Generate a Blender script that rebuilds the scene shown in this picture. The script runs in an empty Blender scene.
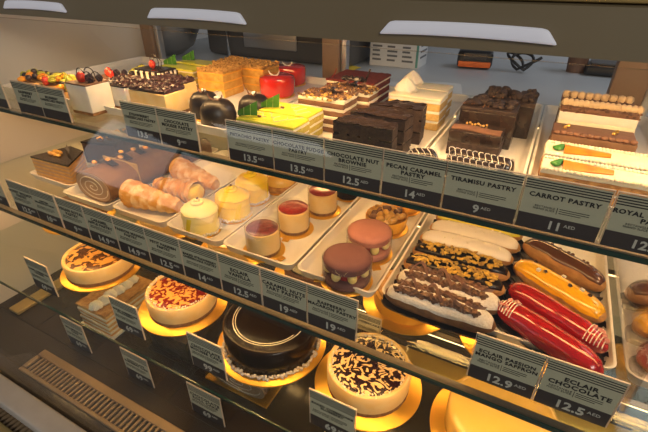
import bpy, bmesh, math, random
from mathutils import Vector, noise, Matrix
PI = math.pi
sin, cos = math.sin, math.cos
C = bpy.context.scene.collection
ZC = 1.5                       # height of the photographer's eye; heights below are given from it
random.seed(7)
# levels (top faces), measured down from eye height
ZA, ZB, ZCs, ZD = -.240, -.420, -.585, -.780
XL, XR, YB = -1.17, .62, 1.0

# ------------------------------------------------------------------ materials
def newmat(name):
    m = bpy.data.materials.new(name); m.use_nodes = True
    nt = m.node_tree
    return m, nt, nt.nodes.get('Principled BSDF'), nt.nodes, nt.links

def mat(name, col, rough=.5, col2=None, scale=60., lo=.4, hi=.6, bump=0., bscale=None, metal=0., spec=.5, coat=0., sss=0., detail=4., emit=None, es=0., crough=.05, bdist=.002):
    m, nt, b, N, L = newmat(name)
    b.inputs['Base Color'].default_value = (*col, 1)
    b.inputs['Roughness'].default_value = rough
    b.inputs['Metallic'].default_value = metal
    b.inputs['Specular IOR Level'].default_value = spec
    b.inputs['Coat Weight'].default_value = coat
    b.inputs['Coat Roughness'].default_value = crough
    if sss:
        b.inputs['Subsurface Weight'].default_value = sss
        b.inputs['Subsurface Radius'].default_value = (1, .6, .3)
        b.inputs['Subsurface Scale'].default_value = .006
    if emit:
        b.inputs['Emission Color'].default_value = (*emit, 1); b.inputs['Emission Strength'].default_value = es
    tc = None
    if col2 or bump:
        tc = N.new('ShaderNodeTexCoord')
    if col2:
        n = N.new('ShaderNodeTexNoise'); n.inputs['Scale'].default_value = scale; n.inputs['Detail'].default_value = detail
        r = N.new('ShaderNodeValToRGB'); r.color_ramp.elements[0].position = lo; r.color_ramp.elements[1].position = hi
        r.color_ramp.elements[0].color = (*col, 1); r.color_ramp.elements[1].color = (*col2, 1)
        L.new(tc.outputs['Object'], n.inputs['Vector']); L.new(n.outputs['Fac'], r.inputs['Fac']); L.new(r.outputs['Color'], b.inputs['Base Color'])
    if bump:
        n = N.new('ShaderNodeTexNoise'); n.inputs['Scale'].default_value = bscale or scale * 2; n.inputs['Detail'].default_value = 6
        bp = N.new('ShaderNodeBump'); bp.inputs['Strength'].default_value = bump; bp.inputs['Distance'].default_value = bdist
        L.new(tc.outputs['Object'], n.inputs['Vector']); L.new(n.outputs['Fac'], bp.inputs['Height']); L.new(bp.outputs['Normal'], b.inputs['Normal'])
    return m

def clear(name, tint, ior=1.45, rough=.0, k=1.0):
    m, nt, b, N, L = newmat(name); N.remove(b)
    t = N.new('ShaderNodeBsdfTransparent'); t.inputs['Color'].default_value = (*tint, 1)
    g = N.new('ShaderNodeBsdfGlossy'); g.inputs['Roughness'].default_value = rough
    # Schlick reflectance of one face of the pane
    lw = N.new('ShaderNodeLayerWeight'); lw.inputs['Blend'].default_value = .5
    pw = N.new('ShaderNodeMath'); pw.operation = 'POWER'; pw.inputs[1].default_value = 5.
    ma = N.new('ShaderNodeMath'); ma.operation = 'MULTIPLY_ADD'; f0 = ((ior-1)/(ior+1))**2; ma.inputs[1].default_value = (1-f0)*k; ma.inputs[2].default_value = f0*k
    mx = N.new('ShaderNodeMixShader')
    L.new(lw.outputs['Facing'], pw.inputs[0]); L.new(pw.outputs[0], ma.inputs[0]); L.new(ma.outputs[0], mx.inputs[0]); L.new(t.outputs[0], mx.inputs[1]); L.new(g.outputs[0], mx.inputs[2])
    L.new(mx.outputs[0], N['Material Output'].inputs['Surface'])
    return m

def marble(name, base, swirl, rough=.2, scale=28., lo=.46, hi=.54, dist=2.5, coat=.6, edge=None):
    """two colours swirled into one another"""
    m, nt, b, N, L = newmat(name)
    tc = N.new('ShaderNodeTexCoord'); n = N.new('ShaderNodeTexNoise')
    n.inputs['Scale'].default_value = scale; n.inputs['Detail'].default_value = 1.2; n.inputs['Distortion'].default_value = dist
    r = N.new('ShaderNodeValToRGB'); e = r.color_ramp.elements
    e[0].position = lo; e[0].color = (*base, 1); e[1].position = hi; e[1].color = (*swirl, 1)
    L.new(tc.outputs['Object'], n.inputs['Vector']); L.new(n.outputs['Fac'], r.inputs['Fac']); L.new(r.outputs['Color'], b.inputs['Base Color'])
    b.inputs['Roughness'].default_value = rough; b.inputs['Coat Weight'].default_value = coat; b.inputs['Coat Roughness'].default_value = .08
    bp = N.new('ShaderNodeBump'); bp.inputs['Strength'].default_value = .5; bp.inputs['Distance'].default_value = .003
    L.new(n.outputs['Fac'], bp.inputs['Height']); L.new(bp.outputs['Normal'], b.inputs['Normal'])
    return m

M = dict(
 glass=clear('front_glass', (.97, .975, .97), 1.45, 0, 1.0), shelfglass=clear('shelf_glass', (.93, .96, .94), 1.4, 0, .8),
 divider=clear('divider_acrylic', (.93, .92, .90), 1.75, 0, 1.5), acrylic=clear('acrylic', (.97, .97, .96), 1.4, .02, .8), acetate=clear('acetate', (.97, .97, .97), 1.35, .04, 1.1),
 gedge=mat('glass_edge_green', (.004, .035, .022), .15, spec=.6),
 header=mat('header_brown', (.175, .135, .078), .55, (.19, .15, .09), 3., .3, .7),
 gold=mat('brass_trim', (.62, .40, .11), .32, metal=1.), goldpaint=mat('gold_paint', (.50, .36, .14), .42, (.42, .30, .11), 8, metal=.35),
 bronze=mat('bronze_grille', (.30, .205, .12), .45, (.36, .25, .15), 9, metal=.25), black=mat('black_void', (.006, .006, .006), .7),
 deck=mat('dark_stone_deck', (.030, .023, .019), .16, (.040, .032, .026), 5, spec=.5), sill=mat('white_sill', (.50, .46, .42), .45, (.54, .50, .46), 20),
 wallbeige=mat('panel_beige', (.60, .56, .50), .6, (.63, .59, .53), 4), pillar=mat('pillar_brown', (.20, .125, .075), .5, (.24, .15, .09), 6), alu=mat('aluminium', (.55, .56, .58), .3, metal=.9),
 tray=mat('white_tray', (.80, .77, .72), .22, (.83, .80, .75), 10, spec=.5), cardc=mat('card_sage', (.50, .485, .35), .6), cardd=mat('card_brown', (.040, .028, .026), .5),
 ink=mat('card_ink', (.012, .010, .010), .6), price=mat('price_cream', (.62, .60, .52), .5), holder_edge=mat('holder_edge', (.62, .52, .42), .3),
 goldboard=mat('gold_board', (.98, .58, .09), .34, (.95, .54, .08), 20, bump=.25, bscale=160, metal=.85, bdist=.0006),
 cheese=mat('cheesecake_cream', (.85, .58, .22), .5, (.87, .64, .30), 40, bump=.2, bscale=200, sss=.15, bdist=.0008), crumb=mat('biscuit_crumb', (.22, .10, .035), .85, (.34, .17, .06), 220, bump=.8, bscale=400),
 crust=mat('brown_crust', (.36, .17, .05), .7, (.55, .30, .10), 90, bump=.7, bscale=300), sponge=mat('sponge_gold', (.60, .38, .12), .85, (.70, .48, .18), 160, bump=.6, bscale=500),
 cream=mat('whipped_cream', (.80, .72, .55), .5, (.84, .77, .62), 60, sss=.2), creamw=mat('white_cream', (.82, .78, .70), .45, (.86, .82, .76), 60, sss=.2),
 choc=mat('dark_chocolate', (.020, .011, .008), .25, (.032, .018, .012), 60, coat=.3), chocg=mat('mirror_chocolate', (.008, .005, .004), .22, spec=.25), domechoc=mat('dome_chocolate', (.012, .007, .005), .38), chocmatt=mat('cocoa_chocolate', (.022, .011, .008), .65, (.042, .022, .015), 180, bump=.8, bscale=300),
 milk=mat('milk_chocolate', (.16, .075, .04), .55, (.19, .09, .05), 70, bump=.3, bscale=220), mousse=mat('brown_mousse', (.17, .088, .045), .55, (.21, .115, .06), 60, bump=.2),
 redv=mat('red_velvet', (.13, .014, .010), .8, (.20, .025, .015), 200, bump=.7, bscale=500), redglaze=mat('red_mirror_glaze', (.62, .018, .008), .12, coat=1.), redecl=mat('red_glaze', (.33, .004, .007), .16, coat=.8),
 redtop=mat('berry_jelly', (.26, .012, .010), .3, (.36, .02, .014), 120, bump=.5, bscale=200, coat=.6), purple=mat('blueberry_jelly', (.10, .014, .018), .3, (.18, .03, .035), 150, bump=.8, bscale=240, coat=.6),
 yellow=mat('yellow_glaze', (.80, .60, .012), .25, (.88, .70, .03), 40, coat=.5), yelecl=mat('mango_glaze', (.88, .46, .008), .15, coat=.9), yelcream=mat('lemon_cream', (.88, .62, .04), .45, (.88, .72, .18), 25, sss=.2),
 yelpale=mat('pale_lemon', (.86, .76, .42), .4, (.88, .72, .22), 22, sss=.2, lo=.3, hi=.7), mango=mat('mango_mirror', (.86, .55, .12), .12, (.90, .62, .18), 8, coat=1.),
 lime=mat('pistachio_top', (.66, .62, .02), .35, (.74, .70, .06), 50, coat=.4), limecake=mat('pistachio_sponge', (.42, .33, .05), .85, (.52, .42, .08), 160, bump=.6, bscale=400), leaf=mat('green_leaf', (.035, .16, .02), .45, (.06, .25, .04), 30),
 leafvein=mat('leaf_vein', (.35, .50, .20), .5), orange=mat('orange_fruit', (.86, .27, .010), .3, (.90, .38, .02), 60, coat=.4), red=mat('strawberry_red', (.62, .025, .015), .3, (.70, .06, .02), 120, bump=.4, bscale=200, coat=.5),
 berry=mat('black_berry', (.018, .010, .016), .35, (.04, .02, .03), 150, coat=.3), kiwi=mat('kiwi_green', (.40, .42, .03), .3, (.50, .46, .06), 60, coat=.4), apricot=mat('apricot', (.86, .42, .03), .3, coat=.5),
 pastry=mat('golden_puff_pastry', (.62, .30, .08), .6, (.74, .45, .16), 60, bump=.5, bscale=250), sugar=mat('sugar_dusted_pastry', (.64, .30, .045), .7, (.84, .62, .32), 60, lo=.42, hi=.66, bump=.6, bscale=300), powder=mat('sugar_powder', (.78, .76, .72), .85, (.70, .66, .60), 300, bump=.9, bscale=600),
 dough=mat('choux_dough', (.40, .20, .06), .6, (.52, .28, .09), 60, bump=.5, bscale=200), doughd=mat('dark_choux', (.17, .075, .03), .6, (.26, .12, .045), 60, bump=.5, bscale=200), whiteglaze=mat('white_glaze', (.84, .78, .68), .25, coat=.4),
 milkglaze=mat('milk_chocolate_glaze', (.10, .035, .016), .16, coat=.8), nut=mat('caramel_nut', (.52, .27, .05), .3, (.66, .38, .08), 100, coat=.6), nutd=mat('brown_nut', (.085, .036, .018), .6, (.20, .10, .05), 120, bump=.5, bscale=240, coat=.3),
 flake=mat('golden_flake', (.66, .42, .05), .6, (.34, .20, .04), 200, bump=.6, bscale=300), macp=mat('macaron_pink', (.42, .17, .125), .75, (.46, .19, .14), 40, bump=.15, bscale=250), macd=mat('macaron_mauve', (.15, .058, .058), .75, (.17, .07, .066), 40, bump=.15, bscale=250),
 carrot=mat('carrot_icing', (.88, .15, .002), .4, (.92, .21, .004), 60), green=mat('green_icing', (.03, .19, .02), .4), swirlb=mat('roll_cream', (.40, .27, .17), .7, (.44, .30, .20), 60, bump=.3), paper=mat('dark_paper_case', (.022, .014, .012), .45), shavings=mat('chocolate_shaving', (.22, .11, .075), .5, (.32, .18, .13), 80),
 pinks=mat('pink_crisp', (.62, .30, .27), .6, (.55, .22, .2), 90), honey=mat('honey_sponge', (.56, .30, .045), .8, (.70, .42, .09), 70, bump=.6, bscale=400), honeyt=mat('honey_crumbs', (.62, .36, .10), .9, (.44, .22, .05), 160, bump=1., bscale=300), mud=mat('taupe_cream', (.17, .125, .10), .55, (.20, .15, .12), 30),
 papercard=mat('printed_box_card', (.60, .62, .64), .6), inkgrey=mat('print_grey', (.12, .13, .15), .6), teal=mat('teal_print', (.10, .30, .27), .6), counter=mat('grey_counter', (.42, .44, .47), .35, (.45, .47, .50), 5), machine=mat('dark_machine', (.06, .055, .052), .35), steel=mat('brushed_steel', (.42, .40, .38), .35, metal=.9),
 cup=mat('brown_cup', (.16, .09, .06), .5), orangeplastic=mat('orange_plastic', (.80, .16, .015), .4), blackplastic=mat('black_plastic', (.010, .010, .012), .35), wallgrey=mat('kitchen_wall_grey', (.36, .36, .38), .7, (.30, .30, .32), 2), yellowcloth=mat('yellow_cloth', (.70, .50, .03), .7),
 lamp=mat('reflection_glow', (.62, .62, .66), .5, emit=(.82, .83, 1.), es=.20), led=mat('led_diffuser', (.8, .7, .5), .5, emit=(1., .66, .30), es=7.), ceil=mat('ceiling_lamp_diffuser', (.8, .8, .8), .5, emit=(1., .98, .95), es=2.2), daypane=mat('daylit_window', (.5, .5, .5), .5, emit=(.93, .96, 1.), es=1.6), floor=mat('shop_floor_tile', (.22, .20, .18), .4, (.26, .24, .21), 3),  # lamp: pale glow imitating reflections on the header beam
 berrytop=mat('dark_berry_topping', (.022, .008, .010), .38, (.05, .012, .014), 150, bump=.8, bscale=260, coat=.25),
 channel=mat('bronzed_channel', (.30, .20, .13), .5),
 mochacream=mat('mocha_cream', (.66, .50, .32), .5, (.70, .55, .37), 60),
 nutw=mat('chopped_white_nut', (.84, .80, .72), .6, (.72, .62, .50), 300, bump=.6, bscale=400), body=mat('case_body_brown', (.10, .07, .045), .5), marble1=marble('caramel_marbling', (.70, .36, .08), (.10, .036, .011), scale=60, lo=.45, hi=.51, dist=1.0), marble2=marble('strawberry_marbling', (.86, .42, .10), (.19, .008, .005), scale=75, lo=.46, hi=.53, dist=1.4),
 marble3=marble('blueberry_marbling', (.84, .60, .28), (.020, .005, .012), scale=50, lo=.455, hi=.485, dist=3.0), gloss=mat('caramel_drizzle', (.08, .03, .012), .2, coat=.6), tile=mat('dark_tile_joint', (.010, .008, .007), .5), stone=mat('dark_marbled_side', (.035, .028, .024), .35, (.10, .085, .075), 12, lo=.5, hi=.75),
)

# ------------------------------------------------------------------ mesh builder
class MB:
    def __init__(s): s.v = []; s.f = []; s.m = []
    def add(s, vs, fs, mi=0):
        o = len(s.v); s.v += [tuple(v) for v in vs]; s.f += [tuple(i + o for i in f) for f in fs]; s.m += [mi] * len(fs)
        return s
    def box(s, x0, x1, y0, y1, z0, z1, mi=0):
        return s.add([(x0,y0,z0),(x1,y0,z0),(x1,y1,z0),(x0,y1,z0),(x0,y0,z1),(x1,y0,z1),(x1,y1,z1),(x0,y1,z1)],
                     [(0,3,2,1),(4,5,6,7),(0,1,5,4),(1,2,6,5),(2,3,7,6),(3,0,4,7)], mi)
    def rbox(s, x0, x1, y0, y1, z0, z1, mi=0, r=.002, amp=0., fr=60., n=None, seed=0., top=None):
        """softly rounded and, with amp, uneven block"""
        sx, sy, sz = x1-x0, y1-y0, z1-z0
        if n is None:
            st = .006 if amp else max(sx, sy, sz)
            n = (max(3, min(28, int(sx/st))), max(3, min(28, int(sy/st))), max(2, min(14, int(sz/st))))
        r = min(r, sx*.45, sy*.45, sz*.45)
        def ax(a, k):
            L_ = [0, r*.3, r] ; R_ = [a-r, a-r*.3, a]
            return L_ + [r + (a-2*r)*i/k for i in range(1, k)] + R_
        X, Y, Z = ax(sx, n[0]), ax(sy, n[1]), ax(sz, n[2])
        nx, ny, nz = len(X)-1, len(Y)-1, len(Z)-1
        idx = {}; vs = []; fs = []
        def V(i, j, k):
            if (i, j, k) in idx: return idx[i, j, k]
            p = Vector((X[i], Y[j], Z[k]))
            c = Vector((min(max(p.x, r), sx-r), min(max(p.y, r), sy-r), min(max(p.z, r), sz-r)))
            d = p - c
            if d.length > 1e-9: p = c + d.normalized() * r
            p += Vector((x0, y0, z0))
            if amp:
                q = p * fr + Vector((seed*7.3, seed*3.1, seed))
                dd = noise.noise_vector(q) + .5*noise.noise_vector(q*2.3)
                w = amp * (1. if k > 0 else 0.)
                p += Vector((dd.x*w, dd.y*w, dd.z*w*(1. if k == nz else .5)))
            if top and k == nz: p.z += top(p.x, p.y)
            idx[i, j, k] = len(vs); vs.append(p); return idx[i, j, k]
        for i in range(nx):
            for j in range(ny):
                fs.append((V(i,j,0), V(i,j+1,0), V(i+1,j+1,0), V(i+1,j,0))); fs.append((V(i,j,nz), V(i+1,j,nz), V(i+1,j+1,nz), V(i,j+1,nz)))
        for i in range(nx):
            for k in range(nz):
                fs.append((V(i,0,k), V(i+1,0,k), V(i+1,0,k+1), V(i,0,k+1))); fs.append((V(i,ny,k), V(i,ny,k+1), V(i+1,ny,k+1), V(i+1,ny,k)))
        for j in range(ny):
            for k in range(nz):
                fs.append((V(0,j,k), V(0,j,k+1), V(0,j+1,k+1), V(0,j+1,k))); fs.append((V(nx,j,k), V(nx,j+1,k), V(nx,j+1,k+1), V(nx,j,k+1)))
        return s.add(vs, fs, mi)
    def lathe(s, prof, n=40, mi=0, c=(0,0,0), fn=None, axis='z', cap=True):
        """prof: (radius, height) from bottom to top; fn(r, h, a) -> r"""
        vs = []; fs = []
        for (r, h) in prof:
            for i in range(n):
                a = 2*PI*i/n; rr = fn(r, h, a) if fn else r
                p = (rr*cos(a), rr*sin(a), h)
                if axis == 'x': p = (p[2], p[0], p[1])
                if axis == 'y': p = (p[1], p[2], p[0])
                vs.append((p[0]+c[0], p[1]+c[1], p[2]+c[2]))
        for k in range(len(prof)-1):
            for i in range(n):
                j = (i+1) % n; fs.append((k*n+i, k*n+j, (k+1)*n+j, (k+1)*n+i))
        if cap:
            fs.append(tuple(range(n-1, -1, -1))); fs.append(tuple((len(prof)-1)*n+i for i in range(n)))
        return s.add(vs, fs, mi)
    def tube(s, pts, r, n=8, mi=0, closed=False, flat=1.):
        P = [Vector(p) for p in pts]; vs = []; fs = []; K = len(P)
        up = Vector((0, 0, 1))
        for i in range(K):
            t = (P[(i+1) % K] - P[i-1]) if closed else (P[min(i+1, K-1)] - P[max(i-1, 0)])
            t.normalize()
            u = t.cross(up)
            if u.length < .1: u = t.cross(Vector((1, 0, 0)))
            u.normalize(); w = u.cross(t).normalized()
            rr = r[i] if isinstance(r, (list, tuple)) else r
            for k in range(n):
                a = 2*PI*k/n; vs.append(P[i] + u*(cos(a)*rr) + w*(sin(a)*rr*flat))
        m_ = K if closed else K-1
        for i in range(m_):
            for k in range(n):
                a, b = i*n+k, i*n+(k+1) % n; c_, d = ((i+1) % K)*n+(k+1) % n, ((i+1) % K)*n+k
                fs.append((a, b, c_, d))
        if not closed: fs.append(tuple(range(n-1, -1, -1))); fs.append(tuple((K-1)*n+k for k in range(n)))
        return s.add(vs, fs, mi)
    def blob(s, c, r, mi=0, amp=0., fr=60., sub=2, seed=0., rot=0.):
        key = sub
        if key not in ICO:
            bm = bmesh.new(); bmesh.ops.create_icosphere(bm, subdivisions=sub, radius=1.)
            bm.verts.ensure_lookup_table(); ICO[key] = ([v.co.copy() for v in bm.verts], [tuple(v.index for v in f.verts) for f in bm.faces]); bm.free()
        V0, F0 = ICO[key]; rx, ry, rz = (r, r, r) if not isinstance(r, (tuple, list)) else r
        vs = []
        for v in V0:
            k = 1.
            if amp: k += amp * noise.noise(v*1.7 + Vector((seed*5.1+c[0]*91, seed*2.3+c[1]*77, seed)))
            x, y, z = v.x*rx*k, v.y*ry*k, v.z*rz*k
            vs.append((c[0]+x*cos(rot)-y*sin(rot), c[1]+x*sin(rot)+y*cos(rot), c[2]+z))
        return s.add(vs, F0, mi)
    def prism(s, poly, z0, z1, mi=0):
        n = len(poly)
        return s.add([(x, y, z0) for x, y in poly] + [(x, y, z1) for x, y in poly],
                     [tuple(range(n-1, -1, -1)), tuple(range(n, 2*n))] + [(i, (i+1) % n, n+(i+1) % n, n+i) for i in range(n)], mi)
    def sheet(s, P, th, mi=0):
        """curved leaf or shaving with real thickness: P rows of points"""
        R_, Cn = len(P), len(P[0]); vs = [Vector(p) for row in P for p in row]; top = [v + Vector((0, 0, th)) for v in vs]; n = len(vs); fs = []
        for i in range(R_-1):
            for j in range(Cn-1):
                a, b, c_, d = i*Cn+j, i*Cn+j+1, (i+1)*Cn+j+1, (i+1)*Cn+j
                fs.append((d, c_, b, a)); fs.append((n+a, n+b, n+c_, n+d))
        rim = [j for j in range(Cn)] + [i*Cn+Cn-1 for i in range(1, R_)] + [(R_-1)*Cn+j for j in range(Cn-2, -1, -1)] + [i*Cn for i in range(R_-2, 0, -1)]
        for q in range(len(rim)):
            a, b = rim[q], rim[(q+1) % len(rim)]; fs.append((a, b, n+b, n+a))
        return s.add(vs + top, fs, mi)
    def xf(s, mtx): s.v = [tuple(mtx @ Vector(v)) for v in s.v]; return s
    def build(s, name, mats, parent=None, smooth=True, ang=35):
        me = bpy.data.meshes.new(name); me.from_pydata(s.v, [], s.f); me.update()
        if not isinstance(mats, (list, tuple)): mats = [mats]
        for m in mats: me.materials.append(M[m] if isinstance(m, str) else m)
        me.polygons.foreach_set('material_index', s.m)
        if smooth:
            me.polygons.foreach_set('use_smooth', [True]*len(s.f))
            try: me.set_sharp_from_angle(angle=math.radians(ang))
            except Exception: pass
        me.update()
        o = bpy.data.objects.new(name, me); C.objects.link(o)
        if parent: o.parent = parent
        return o
ICO = {}

def thing(name, label, cat, loc, rz=0., group=None):
    o = bpy.data.objects.new(name, None); C.objects.link(o); o.empty_display_size = .02
    o.location = (loc[0], loc[1], loc[2] + ZC); o.rotation_euler = (0, 0, rz); o['label'] = label; o['category'] = cat
    if group: o['group'] = group
    return o
def tag(o, label, cat, loc=None, rz=0., group=None):
    if loc: o.location = (loc[0], loc[1], loc[2] + ZC); o.rotation_euler = (0, 0, rz)
    o['label'] = label; o['category'] = cat
    if group: o['group'] = group
    return o
def struct(o, loc=(0, 0, 0)):
    o.location = (loc[0], loc[1], loc[2] + ZC); o['kind'] = 'structure'; return o
def copy_tree(o, parent=None):
    c = o.copy(); C.objects.link(c); c.parent = parent
    for ch in KIDS(o): copy_tree(ch, c)
    return c
def KIDS(o): return [x for x in list(C.objects) if x.parent == o]
def dup(o, label, loc, rz=0.):
    c = copy_tree(o); c.location = (loc[0], loc[1], loc[2]+ZC); c.rotation_euler = (0, 0, rz); c['label'] = label; return c

TEXTQ = []
def text(s, size, parent, name, m, loc, bold=0., align='CENTER', space=1., sx=1., line=1.):
    cu = bpy.data.curves.new(name, 'FONT'); cu.body = s; cu.size = size; cu.align_x = align; cu.offset = bold*size; cu.extrude = .00015
    cu.space_character = space; cu.resolution_u = 2; cu.space_line = line
    o = bpy.data.objects.new(name+'_t', cu); C.objects.link(o); TEXTQ.append((o, parent, name, m, loc, sx))
def flush_text():
    bpy.context.view_layer.update(); dg = bpy.context.evaluated_depsgraph_get()
    for o, parent, name, m, loc, sx in TEXTQ:
        me = bpy.data.meshes.new_from_object(o.evaluated_get(dg)); me.name = name
        me.materials.clear(); me.materials.append(M[m])
        # stand the flat lettering upright, facing the customer
        for v in me.vertices: x, y, z = v.co; v.co = (x*sx + loc[0], loc[1] - z, y + loc[2])
        n = bpy.data.objects.new(name, me); C.objects.link(n); n.parent = parent
        cu = o.data; bpy.data.objects.remove(o); bpy.data.curves.remove(cu)

# ------------------------------------------------------------------ the case
def shelf(name, z, y0, y1, label):
    t = thing(name, label, 'shelf', (0, 0, z))
    MB().box(XL+.004, XR-.004, y0+.0015, y1, -.006, 0).build('glass_panel', 'shelfglass', t, False)
    MB().box(XL+.004, XR-.004, y0-.001, y0+.0015, -.0057, -.0003).build('polished_edge', 'gedge', t, False)
    for x in (-1.12, -.50, .125):
        MB().box(x-.012, x+.012, y1-.03, y1+.0, -.020, -.0065).build('bracket', 'bronze', t, False)
    return t
shelf('glass_shelf', ZA, .4305, .97, 'upper glass shelf with green edge carrying layered pastries and block cakes')
shelf('glass_shelf', ZB, .3505, .95, 'middle glass shelf with dark green edge carrying eclairs, macarons and horns')
shelf('glass_shelf', ZCs, .302, .80, 'lowest glass shelf carrying round cakes on gold boards')

PROF = [(.215, ZD+.012), (.268, -.585), (.322, -.42), (.392, -.24), (.418, -.18), (.482, -.0795)]
def slanted(x0, x1, mi=0, th=.006, prof=PROF):
    m = MB(); n = len(prof)
    vs = [(x0, y, z) for y, z in prof] + [(x0, y+th, z) for y, z in prof] + [(x1, y, z) for y, z in prof] + [(x1, y+th, z) for y, z in prof]
    fs = []
    for i in range(n-1):
        fs += [(i, 2*n+i, 2*n+i+1, i+1), (n+i, n+i+1, 3*n+i+1, 3*n+i), (i, i+1, n+i+1, n+i), (2*n+i, 3*n+i, 3*n+i+1, 2*n+i+1)]
    fs += [(0, n, 3*n, 2*n), (n-1, 3*n-1+0, 4*n-1, 2*n-1)]
    fs[-1] = (n-1, 2*n-1, 4*n-1, 3*n-1)
    return m.add(vs, fs, mi)
g = slanted(XL, .95).build('window_1', 'glass', None, True, 25); struct(g)
# end panels
poly = [(.24, ZD), (.275, -.585), (.33, -.42), (.405, -.24), (.43, -.18), (.50, -.07), (.52, .06), (YB+.02, .06), (YB+.02, ZD)]
n = len(poly)
def side(x0, x1): return MB().add([(x0, y, z) for y, z in poly] + [(x1, y, z) for y, z in poly], [tuple(range(n)), tuple(range(2*n-1, n-1, -1))] + [(i, n+i, n+(i+1) % n, (i+1) % n) for i in range(n)])
struct(side(XL-.02, XL).build('wall_left', 'wallbeige', None, False))
o = side(XR, XR+.006).build('glass_side_panel', 'acrylic', None, False); tag(o, 'clear upright glass end panel closing the case beyond the divider', 'glass panel', (0, 0, 0))
o = MB().box(-.0012, .0012, .40, .80, .0, .150).build('acrylic_divider', 'divider', None, False); tag(o, 'upright clear divider standing beside the red and yellow eclairs', 'divider', (.1555, 0, ZB+.0004))
# deck, trim, grille, sill
struct(MB().box(XL-.02, 1.0, .225, YB+.02, ZD-.03, ZD).build('floor_of_case', 'deck', None, False)).name = 'floor_deck'
m = MB()
for x in (-1.0, -.55, -.1, .35): m.box(x-.001, x+.001, .345, .64, 0, .0006)
m.box(XL+.001, .9, .3395, .3410, 0, .0006)
struct(m.build('trim_2', 'tile', None, False), (0, 0, ZD))
struct(MB().rbox(XL+.002, .9, .655, .705, 0, .012, r=.003).build('trim_1', 'gold'), (0, 0, ZD))
struct(MB().rbox(XL+.05, XL+.09, .345, .653, 0, .010, r=.003).build('trim_3', 'goldpaint'), (0, 0, ZD))
struct(MB().rbox(XL, .95, .172, .2145, 0, .03, r=.004).build('sill', 'sill'), (0, 0, ZD-.012)).name = 'trim_4'
vg = thing('vent_grille', 'bronze slotted air vent grille let into the dark deck behind the glass', 'vent', (0, 0, ZD))
m = MB(); X0, X1 = -.905, .35
m.rbox(X0, X1, .243, .252, 0, .006, r=.002); m.rbox(X0, X1, .288, .306, 0, .006, r=.002); m.rbox(X0, X0+.012, .253, .287, 0, .006, r=.002); m.rbox(X1-.012, X1, .253, .287, 0, .006, r=.002)
m.build('frame', 'bronze', vg)
m = MB(); x = X0+.02
while x < X1-.02: m.box(x, x+.0045, .252, .288, .0008, .0046); x += .0118
m.build('slats', 'bronze', vg, False)
MB().box(X0+.01, X1-.01, .252, .288, .0, .0007).build('recess', 'black', vg, False)
# customer-side bumper: two brass slotted rails below the sill
for k, (y, z) in enumerate(((.135, ZD-.035), (.070, ZD-.075))):
    t = thing('brass_rail', ('upper' if k == 0 else 'lower') + ' slotted brass rail below the white sill outside the case', 'rail', (0, 0, z))
    MB().rbox(XL, .4, y, y+.022, -.02, .012, r=.003).build('lip', 'goldpaint', t)
    m = MB(); x = XL+.01
    while x < .38: m.box(x, x+.006, y+.0225, y+.045, -.004, .0045); x += .0125
    m.build('slats', 'bronze', t, False)
    MB().box(XL, .4, y+.0225, y+.045, -.018, -.006).build('recess', 'black', t, False)
struct(MB().rbox(XL, .4, -.02, .060, -.03, .0, r=.004).build('trim_5', 'sill'), (0, 0, ZD-.085))
struct(MB().box(XL-.02, 1.0, .19, YB+.02, -ZC+.0, ZD-.032).build('wall_front', 'body', None, False)).name = 'wall_base'
struct(MB().box(XL-.02, 1.0, .0, .189, -ZC, ZD-.118).build('wall_plinth', 'body', None, False))
# header beam; reflections of ceiling lights on it are built as glowing panels
hp = [(.500, -.0760), (.506, -.0310), (.515, -.0285), (.56, -.0285), (.56, -.0760)]
struct(MB().add([(x, y, z) for x in (XL, .95) for y, z in hp], [(4, 3, 2, 1, 0), (5, 6, 7, 8, 9)] + [(i, (i+1) % 5, 5+(i+1) % 5, 5+i) for i in range(5)]).build('trim_6', 'header', None, False))
struct(MB().rbox(XL, .95, .507, .56, -.028, .03, r=.003).build('trim_7', 'goldpaint'))
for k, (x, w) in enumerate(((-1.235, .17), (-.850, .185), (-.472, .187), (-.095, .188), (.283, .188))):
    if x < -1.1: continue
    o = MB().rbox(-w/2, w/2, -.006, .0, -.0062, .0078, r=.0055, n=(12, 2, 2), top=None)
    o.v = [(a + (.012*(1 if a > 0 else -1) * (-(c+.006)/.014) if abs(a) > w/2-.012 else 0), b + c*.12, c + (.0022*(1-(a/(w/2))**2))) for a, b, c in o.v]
    o = o.build('header_reflection', 'lamp', None)
    tag(o, ['', 'pale light reflection built as a panel on the header beam above the berry topped cheesecake', 'pale light reflection built as a panel on the header beam above the red glazed domes', 'long pale light reflection built as a panel on the header beam above the white cream cake', 'pale light reflection built as a panel on the header beam beyond the glass side panel'][k], 'lamp', (x, .5015, -.0598))
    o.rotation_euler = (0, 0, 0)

# led strips: an aluminium channel, its diffuser and the light it gives
def led(y, z, x0, x1, W, label, tilt=0., col=(1., .51, .16), size=.014, nseg=3):
    t = thing('led_strip', label, 'light strip', (0, 0, 0))
    m = MB().box(x0, x1, y-.0055, y+.0055, z, z+.0028)
    m.build('channel', 'channel', t, False)
    L_ = (x1-x0)/nseg
    for k in range(nseg):
        a, b = x0+L_*k+.01, x0+L_*(k+1)-.01
        MB().rbox(a, b, y-.0045, y+.0045, z-.004, z-.0002, r=.002, n=(3, 2, 2)).build('diffuser', 'led', t)
        la = bpy.data.lights.new('strip_light', 'AREA'); la.shape = 'RECTANGLE'; la.size = (b-a); la.size_y = size; la.energy = W/nseg; la.color = col
        lo = bpy.data.objects.new('strip_light', la); C.objects.link(lo); lo.parent = t; lo.location = ((a+b)/2, y, z-.0045); lo.rotation_euler = (tilt, 0, 0)
    t.location = (0, 0, ZC)
    return t
W_A, W_B, W_C, W_D = 5.2, 4.9, 5.8, .9
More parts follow.
